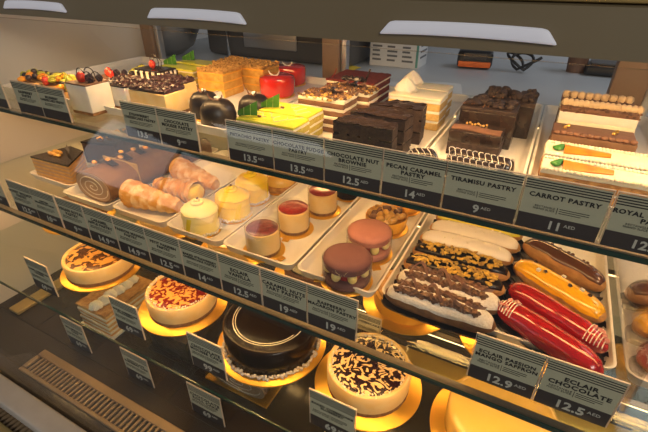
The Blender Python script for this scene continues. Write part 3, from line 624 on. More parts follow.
# ---- lemon swirl cakes
def lemon(label, c, pale, rz):
    t = thing('lemon_swirl_cake', label, 'cake', (c[0], c[1], TB), rz, 'lemon swirl cakes on the middle shelf'); board(t, .0325, tab=2.4)
    pr = [(.0290, .002)] + [(.0292 if z < .041 else .0292-.35*(z-.041)-75*(z-.041)**2, z) for z in [.004+.0018*k for k in range(27)]] + [(.006, .0535), (.001, .0538)]
    MB().lathe(pr, 56, fn=lambda r, h, a: r*(1+(.03+.06*min(1, max(0, (h-.024)/.012)))*(1-((h/.0125+a/(2*PI)) % 1.)) if .004 < h < .053 else 1)).build('sponge_body', 'yelpale' if pale else 'yelcream', t, True, 70)
    MB().tube([((.0105-.00040*a)*cos(2.+a*.42), (.0105-.00040*a)*sin(2.+a*.42), .0525+.00028*a) for a in range(24)], [.0045-.00010*a for a in range(24)], 10).build('cream_swirl', 'yelpale' if pale else 'yellow', t)
    m = MB().sheet([[(.0318*cos(-2.1+.09*i+.055*j), .0318*sin(-2.1+.09*i+.055*j), .008+.0058*j) for j in range(6)] for i in range(4)], .0005); m.build('yellow_brush_stroke', 'yellow', t)
    m = MB()
    for k in range(80): a = 2*PI*k/80+random.uniform(-.03, .03); m.blob(((.0315+random.uniform(-.001, .002))*cos(a), (.0315)*sin(a), .0038+random.uniform(0, .0045)), random.uniform(.0016, .0028), amp=.4, sub=1, seed=k)
    m.build('coconut_crumbs', 'nutw', t)['kind'] = 'stuff'
    MB().blob((0, 0, .0615), (.0022, .0030, .0015), amp=.3).build('zest_piece', 'nutd', t); t.scale = (1.07, 1.07, 1.07)
lemon('pale lemon swirl cake next to the price labels', (-.504, .476), True, .3); lemon('bright yellow swirl cake between the pale one and the back one', (-.484, .545), False, 1.2); lemon('yellow swirl cake under the shelf edge, last of its tray', (-.492, .617), False, 2.1)
t = thing('mango_dome', 'yellow dome cake on nut biscuit beside the swirl cakes', 'cake', (-.470, .690, TB)); board(t, .041)
MB().lathe([(.036, .002), (.0375, .004), (.0375, .012), (.035, .014)], 52, fn=lambda r, h, a: r*(1+.03*noise.noise(Vector((cos(a)*9, sin(a)*9, h*300))))).build('nut_biscuit', 'crust', t); MB().lathe([(.031, .012), (.0325, .018), (.030, .027), (.022, .034), (.010, .0365), (.001, .037)], 52).build('glazed_dome', 'mango', t)

# ---- cream horns
def horn(label, c, rz, L=.125, R=.026):
    t = thing('cream_horn', label, 'pastry', (c[0], c[1], TB), rz, 'cream horns on the middle shelf'); n_, na = 70, 36; vs = []; fs = []
    for i in range(n_+1):
        u = i/n_; base = R*(1-.48*u)*(1 if u > .05 else .94+u*1.2)
        if u > .97: base *= .85
        for j in range(na):
            a = 2*PI*j/na; ph = (u*6.5 + a/(2*PI)) % 1.; rr = base*(.90+.24*(1-ph)**1.2)+.0009*noise.noise(Vector((u*30, cos(a)*3, sin(a)*3)))
            vs.append((-L/2+L*u, rr*cos(a), max(.0005, R*1.02*(1-.25*u)+rr*sin(a))))
    for i in range(n_):
        for j in range(na): k = (j+1) % na; fs.append((i*na+j, (i+1)*na+j, (i+1)*na+k, i*na+k))
    m = MB().add(vs, fs); m.f.append(tuple(n_*na+j for j in range(na))); m.m.append(0); m.build('pastry_spiral', 'sugar', t, True, 70)
    MB().blob((-L/2+.003, 0, R*1.0), (.010, R*.82, R*.82), amp=.2, sub=3).build('custard_filling', 'yelcream', t)
horn('sugar dusted cream horn lying nearest the price labels', (-.636, .488), .10, L=.122, R=.027)
horn('sugar dusted cream horn in the middle, its custard end showing', (-.637, .549), PI-.03, L=.120, R=.0245)
horn('golden cream horn under the shelf edge, last of three', (-.637, .610), -.12, L=.120, R=.026)

# ---- roll logs
def rolllog(name, label, loc, w, h, L, outer, face, spiral, rz=0., topping=None, z=TB):
    t = thing(name, label, 'roll cake', (loc[0], loc[1], z), rz); prof = []
    for k in range(41):
        a = -PI/2 + 2*PI*k/40; sx = abs(cos(a))**.8*(1 if cos(a) > 0 else -1); sz = abs(sin(a))**(.75 if sin(a) < 0 else .95)*(1 if sin(a) > 0 else -1)
        prof.append((w/2*sx, h/2+h/2*sz))
    prof = prof[:-1]; n_ = len(prof); vs = []; fs = []; K = 16
    for i in range(K+1):
        y = -L/2 + L*i/K
        for (x, zz) in prof: q = noise.noise(Vector((x*70, y*50, zz*70)))*.0010; vs.append((x*(1+q*8), y, max(0, zz+(q if zz > .01 else 0))))
    for i in range(K):
        for j in range(n_): k = (j+1) % n_; fs.append((i*n_+j, i*n_+k, (i+1)*n_+k, (i+1)*n_+j))
    m = MB().add(vs, fs); m.f.append(tuple(K*n_+j for j in range(n_))[::-1]); m.m.append(0); m.f.append(tuple(range(n_))); m.m.append(0); m.build('coating', outer, t)
    MB().add([(x*.93, -L/2-.0012, .003+zz*.93) for x, zz in prof] + [(x*.93, -L/2+.002, .003+zz*.93) for x, zz in prof], [tuple(range(n_-1, -1, -1)) if False else tuple(range(n_))] + [(i, n_+i, n_+(i+1) % n_, (i+1) % n_) for i in range(n_)]).build('cut_face', face, t, True, 30)
    MB().tube([(w*.44*(k/90)*cos(k*.21), -L/2-.0013, h/2+.001+h*.43*(k/90)*sin(k*.21)) for k in range(3, 91)], .0009, 5).build('spiral_cream', spiral, t)
    return t
t = rolllog('roll_cake', 'brown cream roll log with a swirled cut face on the middle shelf', (-.774, .560), .104, .064, .200, 'mousse', 'swirlb', 'cream')
for k in range(5): MB().sheet([[(-.022+.011*i+.002*j, -.062+.036*k+.007*j, .0705+.0035*sin(i*1.1)) for j in range(3)] for i in range(5)], .001).build('chocolate_plaque', 'choc', t)
for k in range(6): MB().blob((-.012+.012*(k % 3), -.075+.022*k, .0745), (.007, .0045, .004), amp=.3, seed=k).build('candied_nut', 'apricot' if k % 2 else 'nut', t)
MB().rbox(-.0528, .0528, -.028, -.0255, .004, .0648, r=.02).build('gold_band', 'goldpaint', t, False)
# medovik wedge
t = thing('layered_wedge', 'wedge of many thin brown layers with a dark top and nuts', 'cake', (-.930, .497, TB), 0., None)
poly_ = [(-.062, -.026), (.060, -.020), (.012, .050), (-.040, .055)]
m = MB()
for k in range(11):
    e = .0006*(k % 2)*1.5; m.prism([(x*(1-e*14), y*(1-e*14)) for x, y in poly_], .001+k*.0044, .001+(k+1)*.0044, k % 2)
m.build('thin_layers', ['nut', 'swirlb'], t, False); MB().prism([(x*1.01, y*1.01) for x, y in poly_], .0495, .0535).build('chocolate_top', 'choc', t, False)
for k in range(7): MB().blob((-.034+.010*(k % 4), .003+.012*(k//4), .0565), (.0065, .0045, .0035), amp=.35, seed=k, rot=k).build('walnut_piece', 'nut', t)
MB().sheet([[(-.022+.02*i, .030-.01*i+.004*j, .054+.006*j) for j in range(3)] for i in range(3)], .001).build('chocolate_shard', 'choc', t)
t = thing('chocolate_wedge', 'dark chocolate wedge with orange candied peel behind the layered wedge', 'cake', (-.925, .640, TB), .1)
MB().prism([(-.05, -.055), (.040, -.04), (.010, .06), (-.03, .06)], .001, .052).build('cake_body', 'chocmatt', t, False); MB().prism([(-.051, -.056), (.041, -.041), (.010, .061), (-.031, .061)], .052, .056).build('glaze_top', 'chocg', t, False)
for k in range(6): MB().tube([(-.025+.012*(k % 3), -.03+.018*k, .058), (-.018+.012*(k % 3), -.024+.018*k, .062), (-.010+.012*(k % 3), -.026+.018*k, .058)], .0024, 6).build('candied_peel', 'apricot', t)
t = thing('striped_slice', 'pale striped layer slice lying between the roll log and the shelf edge', 'cake', (-.800, .715, TB), .1)
stack(t, .085, .05, [(.005, 0), (.004, 1)]*5, mats=['honey', 'creamw'], seed=4)
t = thing('chocolate_finger', 'long brown chocolate finger cake beside the golden cream horn', 'cake', (-.742, .728, TB), -.0, None)
MB().rbox(-.018, .018, -.048, .040, .001, .042, r=.012, amp=.001).build('cake_body', 'milk', t)
for k in range(6): MB().tube([(-.016, -.040+.014*k, .038), (0, -.037+.014*k, .0445), (.016, -.040+.014*k, .038)], .0018, 6).build('chocolate_ridge', 'choc', t)
for x, y, lab in ((-1.06, .56, 'brown glazed cake at the beige end of the middle shelf'),):
    pass

# ---- lowest shelf: round cakes
TC = ZCs+.0005
def roundcake(name, label, c, r, rb, h, top, side='cheese', base='crumb', rim='cheese', hb=.008, tab=None, cat='cheesecake', g='round marbled cheesecakes on the lowest shelf'):
    t = thing(name, label, cat, (c[0], c[1], TC), 0., g); board(t, rb, .003, tab=tab)
    if base: MB().lathe([(r-.001, .003), (r, .004), (r, .003+hb)], 72, fn=lambda q, z, a: q+.0008*noise.noise(Vector((cos(a)*20, sin(a)*20, z*400)))).build('biscuit_base', base, t)
    z0 = .003+(hb if base else 0)
    MB().lathe([(r-.0003, z0), (r+.0005, z0+.004), (r+.001, h-.006), (r-.001, h-.001), (r-.004, h), (r-.0065, h-.002), (r-.008, h-.004), (.001, h-.004)], 84, fn=lambda q, z, a: q*(1+.006*noise.noise(Vector((cos(a)*3, sin(a)*3, z*50))))).build('cake_body', side, t)
    if top: MB().lathe([(r-.0072, h-.0045), (r-.0072, h-.0028), (r-.009, h-.0018), (r*.6, h-.0012), (.001, h-.001)], 84, fn=lambda q, z, a: q*(1+.012*noise.noise(Vector((cos(a)*5, sin(a)*5, 1))))).build('marbled_top', top, t)
    return t
roundcake('round_cheesecake', 'round cheesecake with dark blueberry swirls on a wide gold board', (-.147, .434), .066, .087, .047, 'marble3')
roundcake('round_cheesecake', 'round cheesecake with red strawberry swirls on its top', (-.545, .432), .066, .086, .045, 'marble2')
roundcake('round_cheesecake', 'round cheesecake with brown caramel swirls near the beige end wall', (-.796, .438), .072, .085, .043, 'marble1')
def rimnuts(t, r, z, n_=120, w=.006, mt='nutw', nm='chopped_nut_edge', s_=(.0012, .0026)):
    m = MB()
    for k in range(n_): a = 2*PI*k/n_+random.uniform(-.03, .03); q = r+random.uniform(-w/2, w/2); m.blob((q*cos(a), q*sin(a), z+random.uniform(0, .002)), random.uniform(*s_), amp=.4, sub=1, seed=k)
    o = m.build(nm, mt, t); o['kind'] = 'stuff'; return o
for o in [x for x in list(C.objects) if x.name.startswith('round_cheesecake')]:
    big = 'blueberry' in o['label'] or 'strawberry' in o['label']
    if big: rimnuts(o, (.0605), .0445, 150, .008, 'nutw', 'almond_flake_edge', (.0010, .0020))
t = thing('black_glazed_cake', 'large round black glazed cake with white crumb edge on gold board', 'cake', (-.334, .434, TC)); board(t, .098, .003)
MB().lathe([(.081, .003), (.0825, .006), (.0825, .052), (.080, .0575), (.075, .0595), (.02, .060), (.001, .060)], 96).build('cake_body', 'chocg', t, True, 60)
for r_, a0, a1 in ((.064, 0, 6.28), (.060, .3, 6.0)): MB().tube([(r_*cos(a0+(a1-a0)*k/60), r_*sin(a0+(a1-a0)*k/60), .0600) for k in range(61)], .0006, 5).build('fine_piped_ring', 'cream', t)
m = MB()
for k in range(230): a = 2*PI*k/230; m.blob(((.0842+random.uniform(-.0005, .0035))*cos(a), (.0842+random.uniform(-.0005, .0035))*sin(a), .004+random.uniform(0, .009)), random.uniform(.0018, .0036), amp=.4, sub=1, seed=k)
m.build('white_crumb_edge', 'nutw', t)['kind'] = 'stuff'
t = thing('mango_mirror_cake', 'round cake with glossy pale mango glaze and wavy shine', 'cake', (.054, .440, TC)); board(t, .096, .003)
MB().lathe([(.074, .003), (.0755, .006), (.0755, .040), (.0725, .047), (.066, .050), (.04, .0515), (.001, .052)], 90, fn=lambda r, h, a: r*(1+.008*noise.noise(Vector((cos(a)*2, sin(a)*2, 0))))).build('cake_body', 'mango', t, True, 60)
m = MB()
for q in range(9): m.tube([((.066-.002*q+.003*sin(k*1.1+q*2))*cos(.7+.13*k+q*.02), (.066-.002*q+.003*sin(k*.9+q))*sin(.7+.13*k), .0500+.0002*q) for k in range(11)], .0007, 5)
m.build('glaze_ripple', 'mango', t)
MB().rbox(-.012, .008, .040, .052, .053, .056, r=.001).build('cream_piece', 'creamw', t)
# second row behind
def backcake(label, c, r, side, top, rb):
    t = thing('round_cake', label, 'cake', (c[0], c[1], TC)); board(t, rb, .003); MB().lathe([(r-.001, .003), (r, .006), (r, .036), (r-.004, .040), (.001, .041)], 72).build('cake_body', side, t); MB().lathe([(r-.004, .0402), (r-.006, .0425), (.001, .043)], 64).build('cake_top', top, t); return t
backcake('amber lit round cake behind the blueberry cheesecake', (-.150, .645), .066, 'apricot', 'crust', .088); backcake('round cake on gold board beneath the eclair tray', (.045, .640), .062, 'honey', 'apricot', .088)
backcake('round cake behind the black glazed cake on the lowest shelf', (-.360, .640), .066, 'milk', 'chocg', .09); backcake('round yellow cake behind the strawberry cheesecake on the lowest shelf', (-.575, .640), .066, 'cheese', 'apricot', .088)
backcake('round cake behind the caramel cheesecake on the lowest shelf', (-.805, .645), .066, 'cheese', 'milk', .088); backcake('brown round cake on the lowest shelf beside the beige end wall', (-1.045, .56), .07, 'mousse', 'milk', .09)
# deck
TD = ZD+.0005
t = thing('millefeuille_block', 'mille-feuille block with golden flake top and piped cream drops on the deck', 'cake', (-.850, .478, TD))
MB().box(-.060, .060, -.080, .085, 0, .004).build('cake_card', 'creamw', t, False)
m = MB()
for k in range(9): e = random.uniform(-.001, .001); m.rbox(-.0525+e, .0525+e, -.073+e, .075, .0045+k*.0068, .0045+(k+1)*.0068, k % 2, r=.002, amp=.0012, seed=k, n=(10, 12, 2))
m.build('puff_layers', ['pastry', 'cream'], t); MB().rbox(-.053, .053, -.0735, .0755, .0665, .0715, r=.0015, amp=.0022, fr=200).build('flaky_top', 'crust', t)
for k in range(6): MB().lathe([(.015, 0), (.0175, .005), (.0145, .010), (.008, .015), (.001, .018)], 28, c=(.008*sin(k*2.2)*.3+.006, -.058+.0215*k, .0705), fn=lambda r, h, a: r*(1+.10*sin(7*a+h*260))).build('cream_drop', 'creamw', t)
t = rolllog('roll_cake', 'cream roll log with nut covered side in a clear box on the deck', (-.436, .510), .148, .060, .165, 'swirlb', 'swirlb', 'creamw', z=TD+.0042)
MB().box(-.081, .081, -.0885, .0885, -.004, -.0005).build('gold_card', 'goldboard', t, False)
m = MB()
for k in range(260): a = random.uniform(-.2, 1.25); m.blob(((.073)*cos(a)**.8 if cos(a) > 0 else .073, random.uniform(-.08, .08), .029+.029*sin(a)), random.uniform(.002, .0035), amp=.4, sub=1, seed=k)
m.build('nut_coating', 'nutd', t)['kind'] = 'stuff'
def clearbox(t, w, d, h):
    m = MB()
    for a in ((-w/2, w/2, -d/2, -d/2+.0005, 0, h), (-w/2, w/2, d/2-.0005, d/2, 0, h), (-w/2, -w/2+.0005, -d/2, d/2, 0, h), (w/2-.0005, w/2, -d/2, d/2, 0, h)): m.box(*a)
    m.build('clear_box', 'acetate', t, False)
clearbox(t, .160, .176, .068)
t = thing('boxed_dark_cake', 'dark block cake in a clear box on the deck behind two price labels', 'cake', (-.630, .505, TD)); MB().box(-.069, .069, -.081, .081, 0, .003).build('cake_card', 'cardd', t, False)
MB().rbox(-.060, .060, -.072, .072, .003, .066, r=.003, amp=.0025, fr=60).build('cake_body', 'stone', t); clearbox(t, .138, .16, .074)
for k in range(3): MB().sheet([[(-.03+.012*i, -.04+.03*k+.006*j, .068+.006*sin(i+k)) for j in range(3)] for i in range(5)], .001).build('gold_chocolate_shard', 'goldboard', t)

# ------------------------------------------------------------------ upper shelf
def slab_thing(name, label, cat, x0, x1, y0, y1, layers, mats, rz=0., amp=.0009, grp=None, seed=0.):
    t = thing(name, label, cat, ((x0+x1)/2, (y0+y1)/2, TA), rz, grp); h = stack(t, x1-x0, y1-y0, layers, amp, mats=mats, seed=seed); return t, h
SP = [(.009, 0), (.0035, 1)]
# yellow pistachio slices with leaves
for k, (x0, x1, y0, y1, lab) in enumerate(((-.408, -.306, .489, .536, 'yellow topped pistachio slice with green leaf, nearest its price label'), (-.402, -.313, .541, .594, 'yellow topped pistachio slice with green leaf, second behind the label'))):
    t, h = slab_thing('pistachio_slice', lab, 'cake', x0, x1, y0, y1, SP*3, ['limecake', 'cream'], grp='yellow pistachio slices', seed=k)
    w, d = x1-x0, y1-y0
    MB().rbox(-w/2-.0003, w/2+.0003, -d/2-.0003, d/2+.0003, h, h+.0045, r=.0018, amp=.0004).build('yellow_glaze_top', 'lime', t)
    drizzle(t, w*.8, d*.8, h+.005, n=4)
    leafpart(t, [[(-w/2-.004+.0095*i+.002*j, -d/2+.010+.004*i-.002*j, h+.005+.0085*j*(.35+.2*i)) for j in range(4)] for i in range(4)])
    MB().blob((-w/2+.030, -.004, h+.006), (.004, .0025, .002), amp=.4).build('pistachio_piece', 'nutd', t)
# chocolate hazelnut layered slice
for k, (x0, x1, y0, y1, lab) in enumerate(((-.366, -.280, .602, .655, 'layered chocolate slice with chopped hazelnut top behind the yellow slices'), (-.352, -.262, .662, .705, 'layered chocolate slice with dark curls between hazelnut and red velvet slices'))):
    t, h = slab_thing('hazelnut_slice', lab, 'cake', x0, x1, y0, y1, [(.0085, 0), (.005, 1)]*4, ['milk', 'cream'], amp=.0013, seed=5+k, grp='layered hazelnut slices'); w, d = x1-x0, y1-y0
    m = MB()
    for q in range(190): m.blob((random.uniform(-w/2, w/2), random.uniform(-d/2, d/2), h+random.uniform(0, .004)), (random.uniform(.002, .006), random.uniform(.002, .004), .0022), (q % 4 == 0)*1, amp=.5, sub=1, seed=q, rot=q)
    m.build('chopped_nut_topping', ['nutd', 'nut'], t)['kind'] = 'stuff'
    for q in range(3): MB().tube([(-.01+.016*q+.004*cos(a*.5), .002+.006*sin(a*.5), h+.005+.0006*a) for a in range(14)], .0032, 7, flat=.6).build('chocolate_curl', 'milk' if q != 1 else 'choc', t)
t, h = slab_thing('red_velvet_slice', 'dark red velvet layered slice with a chocolate stick beside the rear post', 'cake', -.374, -.280, .722, .815, [(.0095, 0), (.004, 1)]*4, ['redv', 'cream'], seed=9)
MB().rbox(-.0485, .0485, -.047, .047, h, h+.004, r=.001, amp=.0013, fr=200).build('red_crumb_top', 'redv', t)
MB().tube([(.026, -.035, h), (.031, -.035, h+.012), (.036, -.034, h+.026)], .0016, 6).build('chocolate_stick', 'choc', t)
MB().tube([(-.046, -.03, h), (-.038, -.03, h+.010), (-.034, -.03, h+.020)], .0009, 5).build('cherry_stem', 'redtop', t)
for q in range(4): MB().blob((-.01+.011*q, -.040, h+.006), (.009, .006, .006), amp=.4, seed=q).build('chocolate_cluster', 'choc', t)
# fudge wedges
for k, (poly_, c, lab) in enumerate(((((-.045, -.018), (.043, -.020), (.040, .010), (-.038, .020)), (-.208, .527), 'dark chocolate fudge wedge with cracked top, nearest the brownie price label'), (((-.044, -.020), (.042, -.024), (.044, .010), (-.020, .024)), (-.206, .580), 'dark chocolate fudge wedge, second from the brownie price label'), (((-.040, -.018), (.044, -.014), (.040, .024), (-.012, .020)), (-.200, .628), 'dark chocolate fudge wedge in front of the white cream cake'))):
    t = thing('fudge_wedge', lab, 'cake', (c[0], c[1], TA), 0., 'dark chocolate fudge wedges'); m = MB()
    for (a, b, mi, e) in ((0, .017, 0, 0), (.017, .020, 1, -.001), (.020, .036, 0, .0006), (.036, .039, 1, -.001), (.039, .053, 0, .0)):
        m.prism([(x*(1+e*20), y*(1+e*20)) for x, y in poly_], a+.0005, b+.0005, mi)
    m.build('cake_body', ['chocmatt', 'choc'], t, False)
    n_ = 14; P = []
    for i in range(n_+1):
        u = i/n_; a = Vector(poly_[0]).lerp(Vector(poly_[1]), u); b = Vector(poly_[3]).lerp(Vector(poly_[2]), u)
        P.append([(*(a.lerp(b, j/6)), .0535+.0028*noise.noise(Vector((i*.6+k*9, j*.7, 0)))) for j in range(7)])
    MB().sheet(P, .0018).build('fudge_top', 'choc', t)
    for q in range(5): MB().sheet([[(-.035+.016*q+.006*i, poly_[0][1]-.0006-.0008*j, .050-.012*j-.004*abs(sin(q+i))) for j in range(3)] for i in range(3)], .0008).build('chocolate_flake', 'chocmatt', t)
# cream cake with meringues
for k, (x0, x1, y0, y1, lab) in enumerate(((-.238, -.148, .690, .745, 'pale cream layered cake with white meringue kiss, nearer the fudge wedges'), (-.245, -.152, .752, .800, 'pale cream layered cake with white meringue kiss, at the rear of its tray'))):
    t, h = slab_thing('cream_layer_cake', lab, 'cake', x0, x1, y0, y1, [(.012, 0), (.004, 1)]*3, ['sponge', 'creamw'], grp='pale cream layered cakes', seed=20+k); w, d = x1-x0, y1-y0
    MB().rbox(-w/2, w/2, -d/2, d/2, h, h+.005, r=.0018).build('cream_top', 'cream', t)
    MB().lathe([(.016, 0), (.019, .005), (.016, .011), (.010, .018), (.001, .025)], 42, c=(-w/2+.022, -.002, h+.0045), fn=lambda r, z, a: r*(1+.13*sin(6*a+z*240))).build('meringue_kiss', 'creamw', t)
# truffle blocks
t, h = slab_thing('truffle_block', 'low dark chocolate block with brown cocoa stripe, nearest the striped rolls', 'cake', -.112, -.040, .600, .652, [(.020, 0), (.016, 1)], ['chocmatt', 'choc'], amp=.0006)
MB().sheet([[(-.034+.0085*i, -.020+.006*j+.004*sin(i*.7), h+.0006+.0012*sin(j*.9)) for j in range(5)] for i in range(9)], .0012).build('cocoa_ribbon', 'milk', t)
for q in range(8): MB().blob((-.018+.004*q, .012+.004*sin(q*2), h+.002), .0018, amp=.4, seed=q).build('caramel_crumb', 'nut', t)
for k, (x0, x1, y0, y1, lab) in enumerate(((-.110, -.030, .656, .712, 'tall dark chocolate block with lumpy truffle top in the middle of its tray'), (-.092, -.010, .718, .782, 'tall dark chocolate block with lumpy truffle top, last of its tray'))):
    t, h = slab_thing('truffle_block', lab, 'cake', x0, x1, y0, y1, [(.051, 0), (.005, 1)], ['choc', 'chocmatt'], amp=.0005, grp='tall chocolate truffle blocks', seed=30+k); w, d = x1-x0, y1-y0
    for q in range(26 if k == 0 else 30):
        s_ = random.uniform(.005, .0095); MB().blob((random.uniform(-w/2+.006, w/2-.006), random.uniform(-d/2+.008, d/2-.005), h+s_*.6), (s_, s_*.9, s_*(.9 if k else .6)), amp=.3, seed=q+k*40).build('truffle_crumb', 'chocmatt', t)
    for q in range(12): MB().blob((random.uniform(-w/2, w/2*.5), random.uniform(-d/2, 0), h+.0045), .0014, amp=.4, sub=1, seed=q).build('brown_sprinkle', 'milk', t)
# striped rolls before the tiramisu label
for k, (x, y, L, lab) in enumerate(((-.056, .548, .086, 'dark chocolate roll with thin white stripes behind the tiramisu label'), (-.060, .520, .075, 'striped chocolate roll half hidden behind the tiramisu label'), (-.128, .535, .040, 'short striped chocolate roll behind the pecan caramel label'))):
    t = thing('striped_chocolate_roll', lab, 'pastry', (x, y, TA), -.06 if k < 2 else .35, 'striped chocolate rolls')
    MB().rbox(-L/2, L/2, -.015, .015, 0, .028 if k < 2 else .026, r=.011, n=(8, 4, 3)).build('roll_body', 'choc', t)
    m = MB(); n_ = int(L/.0078)
    for q in range(n_):
        xx = -L/2+.003+q*.0078; m.tube([(xx+.0022*sin(i*.9), -.0152*cos(PI*i/10)*(1 if abs(cos(PI*i/10)) < .99 else 1), .0145+(.0145 if k < 2 else .013)*sin(PI*i/10)**.6 if 0 < i < 10 else .006) for i in range(11)], .0005, 5)
    m.build('white_stripe_icing', 'creamw', t)
# carrot slices
for k, (y0, y1, lab) in enumerate(((.524, .566, 'white iced slice with piped orange carrot, nearest the carrot price label'), (.576, .628, 'white iced slice with piped orange carrot, second behind the carrot price label'))):
    t, h = slab_thing('carrot_slice', lab, 'cake', .016, .156, y0, y1, [(.012, 0), (.003, 1), (.012, 0), (.003, 1)], ['crust', 'cream'], grp='white iced carrot slices', seed=40+k); w, d = .14, y1-y0
    m = MB().rbox(-w/2, w/2, -d/2, d/2, h, h+.0025, r=.001)
    for q in range(34):
        for e in (-1, 1): m.blob((-w/2+.003+q*.00406, e*(d/2-.0022), h+.0028), (.0026, .0034, .0026), sub=2)
    m2 = m.build('cream_icing', 'cream', t)
    MB().sheet([[(-w/2+.022+.0075*i, (-.0150+.0075*j)*(1-.09*i), h+.003+.0052*sin(PI*(j+.0)/4)*(1-.06*i)) for j in range(5)] for i in range(8)], .001).build('piped_carrot', 'carrot', t)
    m = MB()
    for q in range(5): m.blob((-w/2+.013+.0015*q, -.007+.0035*q, h+.0055), (.006, .0028, .0024), amp=.3, seed=q, rot=.3*(q-2))
    m.build('carrot_greens', 'green', t)
# royal layered slices
t, h = slab_thing('royal_chocolate_slice', 'plain brown mousse slice with piped edge behind the carrot slices', 'cake', .020, .120, .640, .690, [(.014, 0), (.008, 1), (.018, 1)], ['chocmatt', 'mousse'], seed=50)
MB().rbox(-.050, .050, -.0255, .0255, h, h+.002, r=.001).build('mousse_top', 'milk', t)
for q in range(12): MB().blob((-.045+.0082*q, -.024, h+.003), (.005, .004, .0035)).build('mousse_pearl', 'milk', t)
for q in range(4): MB().blob((-.035+.004*(q % 2)+(.06 if q > 1 else 0), .002+.01*(q % 2), h+.0035), .0028, amp=.3).build('gold_fleck', 'gold', t)
for k, (y0, y1, z, lab) in enumerate(((.700, .742, .0, 'layered slice with crunchy middle and piped cream pearls on top'), (.750, .790, .006, 'layered slice with small cream pearls, last behind the piped one'))):
    t, h = slab_thing('piped_cream_slice', lab, 'cake', .024, .122, y0, y1, [(.026, 0), (.018, 1), (.012, 2), (.006, 0)], ['milk', 'cream', 'creamw'] if not k else ['milk', 'mousse', 'cream'], grp='layered slices with piped cream', seed=52+k); w, d = .098, y1-y0
    m = MB()
    for q in range(50): m.blob((random.uniform(-w/2, w/2), -d/2+random.uniform(-.001, .006), h+random.uniform(-.006, .002)), (.003, .0022, .002), amp=.4, sub=1, seed=q)
    m.build('crunchy_nut_band', 'nutd', t)['kind'] = 'stuff'
    for q in range(15 if not k else 9):
        st = .0066 if not k else .0105; MB().lathe([(.0045, 0), (.0056, .003), (.0045, .007), (.001, .0095)] if not k else [(.004, 0), (.0054, .004), (.0045, .009), (.001, .0105)], 20, c=(-w/2+.005+q*st, -.004, h+.0005), fn=lambda r, z, a: r*(1+.10*sin(6*a+z*300))).build('piped_cream_pearl', 'mochacream', t)
# chocolate domes
def dome(lab, c, s_=1.):
    t = thing('chocolate_dome', lab, 'cake', (c[0], c[1], TA), random.uniform(-.4, .4), 'mirror glazed chocolate domes'); board(t, .034*s_)
    MB().lathe([(.029*s_, .002), (.031*s_, .006), (.0310*s_, .022), (.028*s_, .034), (.021*s_, .042), (.010*s_, .0455), (.001, .046)], 56).build('glazed_dome', 'domechoc', t); curl(t, (0, -.004, .044), .014, 190, 350, .0022, mt='milk'); MB().blob((0, .001, .048), (.0045, .004, .0035), amp=.3).build('white_chocolate_piece', 'creamw', t)
dome('mirror glazed dark chocolate dome next to its mousse price label', (-.492, .545)); dome('mirror glazed dark chocolate dome beside the yellow slices', (-.455, .600), .95); dome('mirror glazed dark chocolate dome partly behind the mousse label', (-.548, .575), .9)
for lab, c in (('shiny red glazed dome cake with a white chocolate curl, nearer the yellow slices', (-.515, .765)), ('shiny red glazed dome cake with a white curl, beside the dark background post', (-.545, .865))):
    lab = lab.replace('dark background post', 'honey crumb cake'); t = thing('red_glazed_cake', lab, 'cake', (c[0], c[1], TA), 0., 'red glazed dome cakes'); board(t, .037)
    MB().lathe([(.034, .002), (.038, .008), (.038, .034), (.036, .040), (.030, .0425), (.001, .0435)], 60).build('glazed_body', 'redglaze', t); curl(t, (0, -.01, .0425), .014, 200, 350, .0020, name='white_chocolate_curl', mt='creamw')
# honey crumb cakes
for k, (x0, x1, y0, y1, lab) in enumerate(((-.668, -.598, .690, .755, 'honey cake block with crumb top, nearest the domes'), (-.690, -.622, .765, .835, 'honey cake block with crumb top, beside the leafy pistachio bars'), (-.615, -.550, .765, .830, 'honey cake block with crumb top in front of the coffee machine'))):
    t, h = slab_thing('honey_crumb_cake', lab, 'cake', x0+.0, x1+.0, y0, y1, [(.013, 0), (.003, 1)]*3, ['honey', 'apricot'], amp=.0011, grp='honey cakes with crumb topping', seed=60+k); w, d = x1-x0, y1-y0
    MB().rbox(-w/2, w/2, -d/2, d/2, h, h+.006, r=.002, amp=.0030, fr=180).build('crumb_topping', 'honeyt', t)
    m = MB()
    for q in range(130): m.blob((random.uniform(-w/2, w/2), random.uniform(-d/2, d/2), h+.006), random.uniform(.0016, .0045), amp=.5, sub=1, seed=q)
    m.build('loose_crumbs', 'honeyt', t)['kind'] = 'stuff'
# pistachio bars behind with leaves
for k, (x, y, lab) in enumerate(((-.775, .735, 'long yellow and green layered bar with leaves, nearer the cheesecake bars'), (-.775, .795, 'long yellow and green layered bar with leaves, at the rear'))):
    t, h = slab_thing('pistachio_bar', lab, 'cake', x-.032, x+.075, y-.024, y+.024, [(.010, 0), (.003, 1)]*3, ['limecake', 'cream'], grp='leafy pistachio bars', seed=70+k)
    MB().rbox(-.0535, .0535, -.024, .024, h, h+.004, r=.001, amp=.0008, fr=150).build('yellow_glaze_top', 'lime', t)
    leafpart(t, [[(-.050+.0095*i+.002*j, -.006+.004*i-.002*j, h+.005+.0085*j*(.35+.2*i)) for j in range(4)] for i in range(4)])
